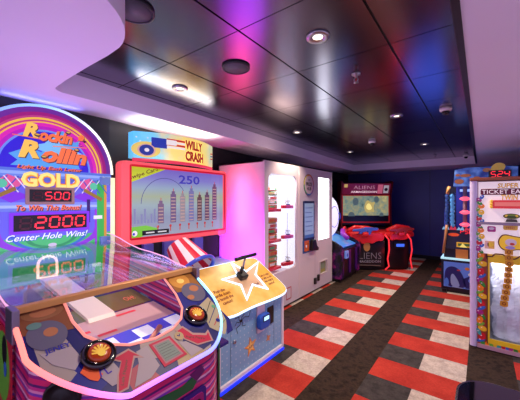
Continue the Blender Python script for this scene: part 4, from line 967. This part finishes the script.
# ================================================================== TICKET EATER
TE = empty('ticket_eater_machine', 'white ticket counting machine with candy border and plastic filled window, on the right', 'ticket machine', (.255, 3.62, 0), 0)
TW = .345
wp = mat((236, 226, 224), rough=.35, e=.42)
mb = MB(); tc_ = mat((196, 170, 190), rough=.4); mb.box(-TW + .03, TW, .315, .70, .03, 1.66, tc_); mb.box(-TW + .03, TW, .02, .315, .935, 1.66, tc_); mb.box(-TW + .03, -.216, .02, .315, .03, .935, tc_); mb.box(.216, TW, .02, .315, .03, .935, tc_); mb.box(-.216, .216, .02, .315, .03, .074, tc_); mb.build('cabinet', TE)
mb = MB(); mb.box(-TW + .05, TW - .05, .06, .66, 0, .03, black); mb.build('plinth', TE)
mb = MB(); mb.prism(rrect(-TW, -TW + .062, -.005, .10, .028), .012, 1.668, mat((206, 198, 226), rough=.3), I4); mb.build('corner_post', TE)
mb = MB(); mb.prism(rrect(TW - .062, TW, -.005, .10, .028), .012, 1.668, mat((206, 198, 226), rough=.3), I4); mb.build('corner_post', TE)
MB().box(-TW, TW, -.012, .72, 1.668, 1.70, mat((150, 84, 50), rough=.35)).build('top_cap', TE, bevel=.008)
mb = MB(); mb.box(-TW + .06, TW - .06, -.008, .02, .012, .05, mat((190, 150, 160), rough=.35)); mb.build('bottom_rail', TE)
# front panel above the window, window frame
T = FXY(.018)
mb = MB(); mb.rect(-.275, .275, 1.26, 1.655, wp, T, 0, .010); mb.rect(-.275, .275, .95, 1.235, wp, T, 0, .010); mb.build('front_panel', TE)
MB().rect(-.275, .275, 1.235, 1.262, mat((150, 138, 156), rough=.4), T, 0, .03).build('panel_shelf', TE)
yf = mat((222, 190, 40), rough=.3, e=.08); bn = mat((96, 36, 20), rough=.4)
mb = MB()
WX0, WX1, WZ0, WZ1 = -.165, .165, .12, .865
fo = [(-.21, .06), (.21, .06), (.21, .95), (-.21, .95)]
for a, b, c_, d in ((-.205, .205, .865, .945), (-.205, .205, .075, .12), (-.205, -.186, .12, .865), (.186, .205, .12, .865)): mb.rect(a, b, c_, d, yf, T, .010, .012)
for pts in ([(-.21, .95), (-.21, .90)], [(-.215, .925), (-.17, .925), (-.145, .955), (-.085, .955), (-.05, .92), (.0, .92), (.04, .955), (.12, .955), (.15, .925), (.215, .925)]): mb.line(pts, .012, bn, T, .0225, .001)
mb.line([(-.205, .07), (-.205, .93)], .008, bn, T, .0225, .001)
mb.build('window_frame', TE)
mb = MB(); mb.box(-.2, .2, .30, .31, .08, .93, mat((150, 152, 170), rough=.5)); mb.box(-.215, -.205, .03, .31, .08, .93, mat((110, 114, 136), rough=.5)); mb.box(.205, .215, .03, .31, .08, .93, mat((110, 114, 136), rough=.5)); mb.box(-.2, .2, .03, .31, .075, .085, grey); mb.build('bin', TE)
MB().rect(-.205, .205, .08, .93, glass, T, .004, .003).build('window_glass', TE)
# title lettering
mb = MB()
mb.text('SUPER', -.05, 1.615, .155, .046, mat((150, 96, 20)), T, .0102, .001, .1, .03); mb.text('SUPER', -.05, 1.615, .15, .040, mat((244, 196, 50), e=.2), T, .0116, .001, .1, 0)
mb.prism(rrect(-.258, .155, 1.527, 1.587, .012), .0102, .0112, mat((104, 22, 52)), T); mb.text('TICKET EATER', -.0515, 1.557, .392, .040, mat((250, 240, 240), e=.35), T, .0118, .001, 0, .0)
mb.text('TWIN', -.04, 1.503, .122, .052, mat((180, 100, 20)), T, .0102, .001, .1, .03); mb.text('TWIN', -.04, 1.503, .115, .044, mat((250, 206, 50), e=.25), T, .0116, .001, .1, 0)
mb.build('title_lettering', TE)
mb = MB(); mb.prism(rrect(-.165, .165, 1.395, 1.475, .01), .010, .030, mat((206, 50, 50), rough=.25, e=.35), T); ds = mb.build('ticket_display', TE)
mb = MB(); mb.rect(-.15, .15, 1.418, 1.456, mat((240, 120, 110), e=.6, rough=.2), T, .030, .001); mb.build('display_glow', ds)
for s in (-1, 1):
    for z in (1.41, 1.437, 1.464): MB().ball((s * .172, .0, z), .016, mat((240, 190, 60), rough=.3, e=.2)).build('display_knob', ds)
mb = MB(); mb.disc(-.025, 1.322, .062, mat((110, 60, 30)), T, .010, .002, ry=.026); mb.disc(-.025, 1.322, .054, mat((110, 140, 40), rough=.3, e=.15), T, .012, .004, ry=.02); mb.rect(-.06, .01, 1.31, 1.322, black, T, .016, .002); mb.disc(-.062, 1.326, .010, mat((240, 200, 60), e=.2), T, .016); mb.disc(.012, 1.326, .010, mat((240, 200, 60), e=.2), T, .016)
mb.prism([(-.06, 1.295), (.01, 1.295), (.02, 1.268), (-.07, 1.268)], .010, .03, mat((70, 70, 60)), T); mb.build('ticket_slot', TE)
mb = MB(); mb.prism(rrect(-.205, -.14, 1.165, 1.22, .012), .0102, .0125, mat((190, 40, 140), rough=.3), T); mb.disc(-.173, 1.198, .022, white, T, .0126, ry=.014); mb.build('purple_sticker', TE)
mb = MB(); mb.prism(rrect(-.085, .02, 1.19, 1.262, .014), .0102, .0125, mat((236, 206, 70), rough=.3), T); mb.text('PRESS', -.032, 1.24, .07, .020, mat((200, 60, 50)), T, .0126); mb.text('FEED', -.032, 1.213, .06, .02, mat((200, 60, 50)), T, .0126); mb.build('yellow_sticker', TE)
mb = MB(); mb.rect(-.225, -.15, 1.0, 1.075, mat((240, 200, 90), rough=.3), T, .0102); mb.disc(-.18, 1.04, .025, mat((250, 220, 60), rough=.3), T, .011, ry=.022); mb.rect(-.222, -.195, 1.005, 1.07, mat((240, 206, 190)), T, .011); mb.build('small_sticker', TE)
pq = chaikin([(-.13, 1.06), (-.115, 1.12), (-.08, 1.155), (.0, 1.135), (.06, 1.13), (.075, 1.07), (.06, 1.01), (.0, 1.005), (-.04, .985), (-.10, 1.0)], 2)
mb = MB(); mb.prism(pq, .010, .018, bn, T); mb.prism([(-.027 + (x + .027) * .9, 1.068 + (z - 1.068) * .88) for x, z in pq], .018, .021, mat((244, 206, 40), rough=.3, e=.15), T)
mb.disc(-.03, 1.075, .042, mat((226, 222, 226)), T, .021, ry=.034); mb.disc(-.02, 1.06, .018, mat((206, 60, 40)), T, .0217, ry=.012); mb.disc(-.035, 1.025, .036, mat((170, 160, 220)), T, .0217, ry=.016)
mb.build('wavy_plaque', TE)
# candy border down the left and along the bottom
mb = MB(); T2 = FXY(.0072)
mb.rect(-.283, -.21, .05, .95, mat((150, 60, 40), rough=.35), T2, 0.0, .0035)
cc_ = [(206, 40, 50), (60, 150, 60), (240, 200, 50), (60, 110, 200), (240, 140, 40), (70, 170, 160), (170, 50, 130), (120, 190, 70)]
z = .085; k = 0
while z < 1.52:
    x = -.255 + .016 * math.sin(k * 2.4); up = z > .95
    mb.disc(x - (.008 if up else 0), z, .024 if up else .036, mat(cc_[(k * 5 + 3) % 8], rough=.25), T2, .0036 + .0007 * (k % 3), ry=.016 + .010 * (k % 2), rot=k * .8 + .4)
    mb.disc(x - .008, z + .008, .006, mat((250, 240, 230), rough=.2), T2, .0064, ry=.004)
    z += .030 if up else .040; k += 1
mb.rect(-.205, .275, .05, .078, mat((206, 180, 60), rough=.35), T2, 0.004, .004)
for i in range(17): mb.disc(-.235 + .03 * i, .062 + .007 * (i % 2), .024, mat(cc_[(i * 3 + 1) % 8], rough=.25), T2, .0085 + .0007 * (i % 3), ry=.016, rot=i)
mb.build('candy_border', TE)
lamp('bin_lamp', 'AREA', (.255, 3.72, .92), 6.5, (250, 250, 255), (0, 0, 0), shape='RECTANGLE', size=.3, size_y=.1)
# crumpled plastic bag in the bin
pbm = NT('crumpled_plastic'); pbm.xyz()
tr = pbm.n('ShaderNodeBsdfTransparent'); di = pbm.n('ShaderNodeBsdfPrincipled'); di.inputs['Base Color'].default_value = lin((238, 240, 246)); di.inputs['Roughness'].default_value = .25
mx = pbm.n('ShaderNodeMixShader'); mx.inputs[0].default_value = .68; pbm.l(tr.outputs[0], mx.inputs[1]); pbm.l(di.outputs[0], mx.inputs[2]); pbm.l(mx.outputs[0], pbm.out.inputs[0])
nu, nv_ = 40, 44; vs = []; rr2 = random.Random(3)
ph = [rr2.uniform(0, 6.28) for _ in range(12)]
for j in range(nv_):
    t = j / (nv_ - 1); z = .10 + .80 * t
    for i in range(nu):
        a = 2 * PI * i / nu
        rx = .165 * (1 - .10 * math.sin(3 * t + 1)) * (1 - .35 * max(0, t - .45)); ry = .085 * (1 - .2 * t)
        fold = 1 + .10 * math.sin(7 * a + 3 * t + ph[0]) + .07 * math.sin(13 * a - 7 * t + ph[1]) + .05 * math.sin(5 * a + 22 * t + ph[2]) + .035 * math.sin(23 * a + 17 * t + ph[3]) + rr2.uniform(-.035, .035)
        if t < .02: fold *= .7
        vs.append((min(max(rx * fold * math.cos(a), -.19), .19), .165 + min(max(ry * fold * math.sin(a), -.115), .115), z))
fs = [(j * nu + i, j * nu + (i + 1) % nu, (j + 1) * nu + (i + 1) % nu, (j + 1) * nu + i) for j in range(nv_ - 1) for i in range(nu)] + [tuple(range(nu))[::-1]]
mb = MB(); mb.add(vs, fs, pbm.m); bag = mb.build('plastic_bag', loc=(.255, 3.62, 0)); tag(bag, 'crumpled clear white plastic bag filling the ticket machine window', 'plastic bag')
# ticket strip
mb = MB(); tk = mat((196, 140, 30), rough=.4, e=.06); tb = mat((140, 80, 20), rough=.5)
pz_ = [(-.045, .985), (-.045, .93), (-.042, .875), (-.045, .82), (-.05, .765), (-.052, .71), (-.058, .655), (-.066, .60), (-.074, .545), (-.08, .49)]
for i, (x, z) in enumerate(pz_):
    mb.prism(rrect(x - .03, x + .03, z - .025, z + .025, .006), .034, .0355, tk, T); mb.disc(x, z, .016, tb, T, .0356); mb.disc(x, z, .007, tk, T, .0363); mb.rect(x - .012, x + .012, z - .031, z - .024, tk, T, .034, .0012)
mb.prism(rrect(-.06, -.03, .985, 1.0, .004), .0218, .034, tk, T)
o = mb.build('ticket_strip', loc=(.255, 3.62, 0)); tag(o, 'gold ticket strip hanging in front of the white plastic filled window', 'tickets')

# ================================================================== FISH GAME BEHIND THE TICKET EATER
FG = empty('fish_game', 'blue fish themed game with lit tubes and red score, behind the ticket machine', 'arcade game', (-.03, 5.53, 0), 0)
db = mat((16, 18, 40), rough=.35); sb = mat((84, 116, 200), rough=.35, e=.28)
mb = MB(); mb.box(-.485, .48, .02, .85, .04, .53, db); mb.box(-.46, .47, .35, .85, .53, 1.70, db); mb.build('cabinet', FG)
mb = MB(); mb.box(-.46, .46, .05, .8, 0, .04, black); 
for x in (-.44, .44): mb.box(x - .03, x + .03, .0, .05, 0, .05, black)
mb.build('plinth', FG)
T = FXY(.019); mb = MB(); mb.rect(-.45, .45, .09, .49, sb, T, 0, .003)
navy2 = mat((28, 32, 110), rough=.35, e=.06); gr_ = mat((140, 160, 206), rough=.35, e=.1)
mb.prism(chaikin([(-.44, .09), (-.44, .34), (-.38, .42), (-.28, .42), (-.21, .33), (-.17, .22), (-.15, .09)], 2), .003, .004, navy2, T)
mb.prism(chaikin([(-.35, .10), (-.36, .26), (-.33, .32), (-.28, .25), (-.24, .16), (-.24, .10)], 2), .004, .005, gr_, T)
mb.prism([(-.20, .24), (-.10, .30), (-.13, .22), (-.04, .10), (-.16, .10)], .003, .004, navy2, T); mb.prism(chaikin([(-.10, .10), (-.11, .18), (-.04, .26), (.0, .10)], 2), .004, .005, gr_, T)
mb.disc(-.14, .405, .03, mat((220, 130, 60), e=.1), T, .004, ry=.024); mb.disc(-.10, .32, .03, mat((220, 220, 226), e=.1), T, .004, ry=.024); mb.disc(-.25, .37, .025, mat((200, 50, 60), e=.1), T, .0045, ry=.012); mb.disc(.02, .16, .03, mat((220, 160, 60), e=.1), T, .0045); mb.disc(-.41, .16, .03, mat((70, 120, 210), e=.1), T, .005, ry=.07)
mb.disc(.2, .28, .06, mat((220, 130, 60)), T, .004); mb.line([(-.34, .10), (-.20, .095)], .012, gr_, T, .006)
mb.build('front_artwork', FG)
mb = MB(); mb.box(-.49, .485, -.015, .38, .53, .556, mat((180, 226, 240), e=.9, rough=.3)); mb.build('lit_counter', FG, bevel=.004)
mb = MB(); T = frame((0, .05, .70), (1, 0, 0), (0, .22, .9)); mb.box(-.45, .46, .05, .36, .556, .72, db); mb.rect(-.42, .45, .0, .34, mat((24, 18, 60), rough=.3, e=.1), T, 0, .02)
mb.disc(-.32, .225, .075, mat((214, 70, 30), e=.4), T, .02, ry=.028); mb.rect(-.28, -.02, .03, .11, mat((230, 170, 50), e=.5), T, .02); mb.rect(-.26, -.10, .05, .09, mat((60, 90, 40), e=.3), T, .021); mb.prism([(-.24, .03), (-.20, .095), (-.14, .03)], .0215, .0225, mat((250, 226, 120), e=.7), T)
mb.build('control_panel', FG)
mb = MB(); mb.rect(-.29, -.13, .556, .70, mat((190, 110, 50), rough=.3, e=.25), FXY(.05), .002, .01); mb.build('ticket_chute', FG)
mb = MB(); digits(mb, 'P500', -.24, -.01, .25, .31, led_red, T, .022); mb.build('score_digits', FG)
MB().tube([(-.41, .05, 1.08), (-.43, .02, .85), (-.455, -.0, .62)], .020, mat((190, 130, 80), rough=.35), 10).build('side_rail', FG)
mb = MB(); mb.tube([(-.38, .12, 1.70), (-.41, .10, 1.58)], .024, mat((200, 150, 90), rough=.35), 10); mb.build('side_rail', FG)
bt = mat((110, 170, 220), e=.35, rough=.2)
for x, dm in ((-.425, 1), (-.345, 0)):
    mb = MB(); mb.tube([(x, .20, 1.04), (x, .20, 1.6)], .03 if dm else .042, glass_mat('tube_glass', (220, 236, 250)), 14); t_ = mb.build('display_tube', FG)
    mb = MB(); mb.tube([(x + .008 * math.sin(i * 1.7), .20 + .008 * math.cos(i * 1.7), 1.05 + .02 * i) for i in range(27)], [.018 if dm else .028 + .007 * math.sin(i * 2.1) for i in range(27)], mat((70, 90, 150), e=.25) if dm else bt, 10); mb.build('tube_filling', t_)
mb = MB(); mb.tube([(-.175, .22, 1.0), (-.175, .22, 1.75)], .03, mat((170, 130, 140), rough=.3), 12); po = mb.build('tower', FG)
for z in (1.50, 1.28, 1.08): MB().lathe([(.03, -.03), (.07, -.01), (.075, .0), (.07, .01), (.03, .035)], mat((255, 90, 120), e=1.4), Matrix.Translation((-.175, .22, z)), 20).build('lit_ring', po)
mb = MB(); mb.rect(-.30, .46, 1.02, 1.70, mat((30, 40, 140), e=.35, rough=.3), FXY(.345), 0, .003); mb.rect(-.25, .40, 1.62, 1.66, mat((160, 190, 255), e=1.0), FXY(.345), .003, .003); mb.build('back_panel', FG)
mb = MB()
for i in range(9):
    x = -.43 + .1 * i; mb.prism([(x - .05, 1.0), (x - .025, 1.05 + .02 * (i % 2)), (x, 1.02), (x + .03, 1.06), (x + .05, 1.0)], 0, .02, mat((226, 60, 90) if i % 2 else (150, 200, 240), e=.6), FXY(.10))
mb.box(-.45, .45, .10, .34, .985, 1.0, db); mb.build('coral_edge', FG)
mb = MB(); T = FXY(-.0); fmq = NT('sea_print'); X, Y, Z = fmq.xyz(); nn = fmq.noise(7, 3); c = fmq.ramp(nn[0], [(.35, (40, 60, 140)), (.5, (70, 110, 190)), (.65, (110, 150, 220))]); fmq.l(c, fmq.b.inputs['Base Color']); fmq.emit(c, .35)
mb.prism([(-.32, 1.70), (.45, 1.70), (.45, 1.96), (.3, 1.98), (-.15, 1.98), (-.30, 1.95)], -.30, .02, fmq.m, T); mqf = mb.build('marquee', FG)
mb = MB(); brn = mat((150, 90, 60), e=.3)
for x, z, rx, rz in ((-.24, 1.77, .06, .04), (-.16, 1.86, .07, .025), (-.26, 1.87, .03, .02), (-.02, 1.82, .04, .02), (.10, 1.93, .05, .03)): mb.disc(x, z, rx, brn if x < 0 else mat((160, 110, 70), e=.3), T, .0205, ry=rz)
mb.build('fish_print', mqf); mb = MB()
mb.prism(chaikin([(.16, 1.86), (.14, 1.97), (.22, 2.04), (.32, 2.0), (.30, 1.92), (.24, 1.86)], 2), .0206, .03, mat((190, 160, 80), e=.3), T)
mb.build('gold_shape_print', mqf)
mb = MB(); mb.rect(.12, .38, 1.80, 1.92, screen_black, T, .031, .004); digits(mb, '524', .135, .365, 1.82, 1.90, led_red, T, .036); mb.build('score_display', FG)

lamp('back_wall_blue_fill', 'POINT', (-.66, 6.05, .95), 15.0, (80, 110, 255), shadow_soft_size=.5)  # added blue light beside the fish game, brightens the back wall

# ================================================================== GLASS-TOPPED TABLE IN THE NEAR RIGHT CORNER
GT = empty('glass_topped_table', 'black glossy glass topped game table in the bottom right corner', 'game table', (.33, 1.05, 0), 0)
mb = MB(); mb.prism(rrect(-.40, .44, -.45, .44, .12, 8), .70, .735, mat((6, 6, 8), rough=.03, coat=1.0, spec=.8), I4); tp = mb.build('glass_top', GT)
MB().tube([(x, y, .730) for x, y in rrect(-.402, .442, -.452, .442, .12, 8)], .006, mat((120, 116, 120), rough=.25, metal=1.0), 8, True).build('metal_edge', tp)
mb = MB(); mb.prism(rrect(-.34, .38, -.39, .38, .08, 6), .05, .70, blk, I4); mb.box(-.3, .34, -.34, .33, 0, .05, black); mb.build('pedestal', GT)

# ================================================================== WORLD, LIGHT, CAMERA
w = bpy.data.worlds.new('world'); scene.world = w; w.use_nodes = True
w.node_tree.nodes['Background'].inputs[0].default_value = lin((212, 192, 244)); w.node_tree.nodes['Background'].inputs[1].default_value = 1.25

cam = bpy.data.cameras.new('camera'); co = bpy.data.objects.new('camera', cam); COL.objects.link(co); scene.camera = co
cam.sensor_width = 36.0; cam.lens = 36.0 * 290.0 / 520.0; cam.shift_y = 0.7 / 520.0; cam.clip_start = 0.02
co.location = (0, 0, 1.47); co.rotation_euler = (PI / 2, 0, math.radians(37.3))
vs_ = scene.view_settings; vs_.view_transform = 'Standard'; vs_.look = 'None'; vs_.exposure = 0.0; vs_.gamma = 1.0; vs_.use_curve_mapping = False
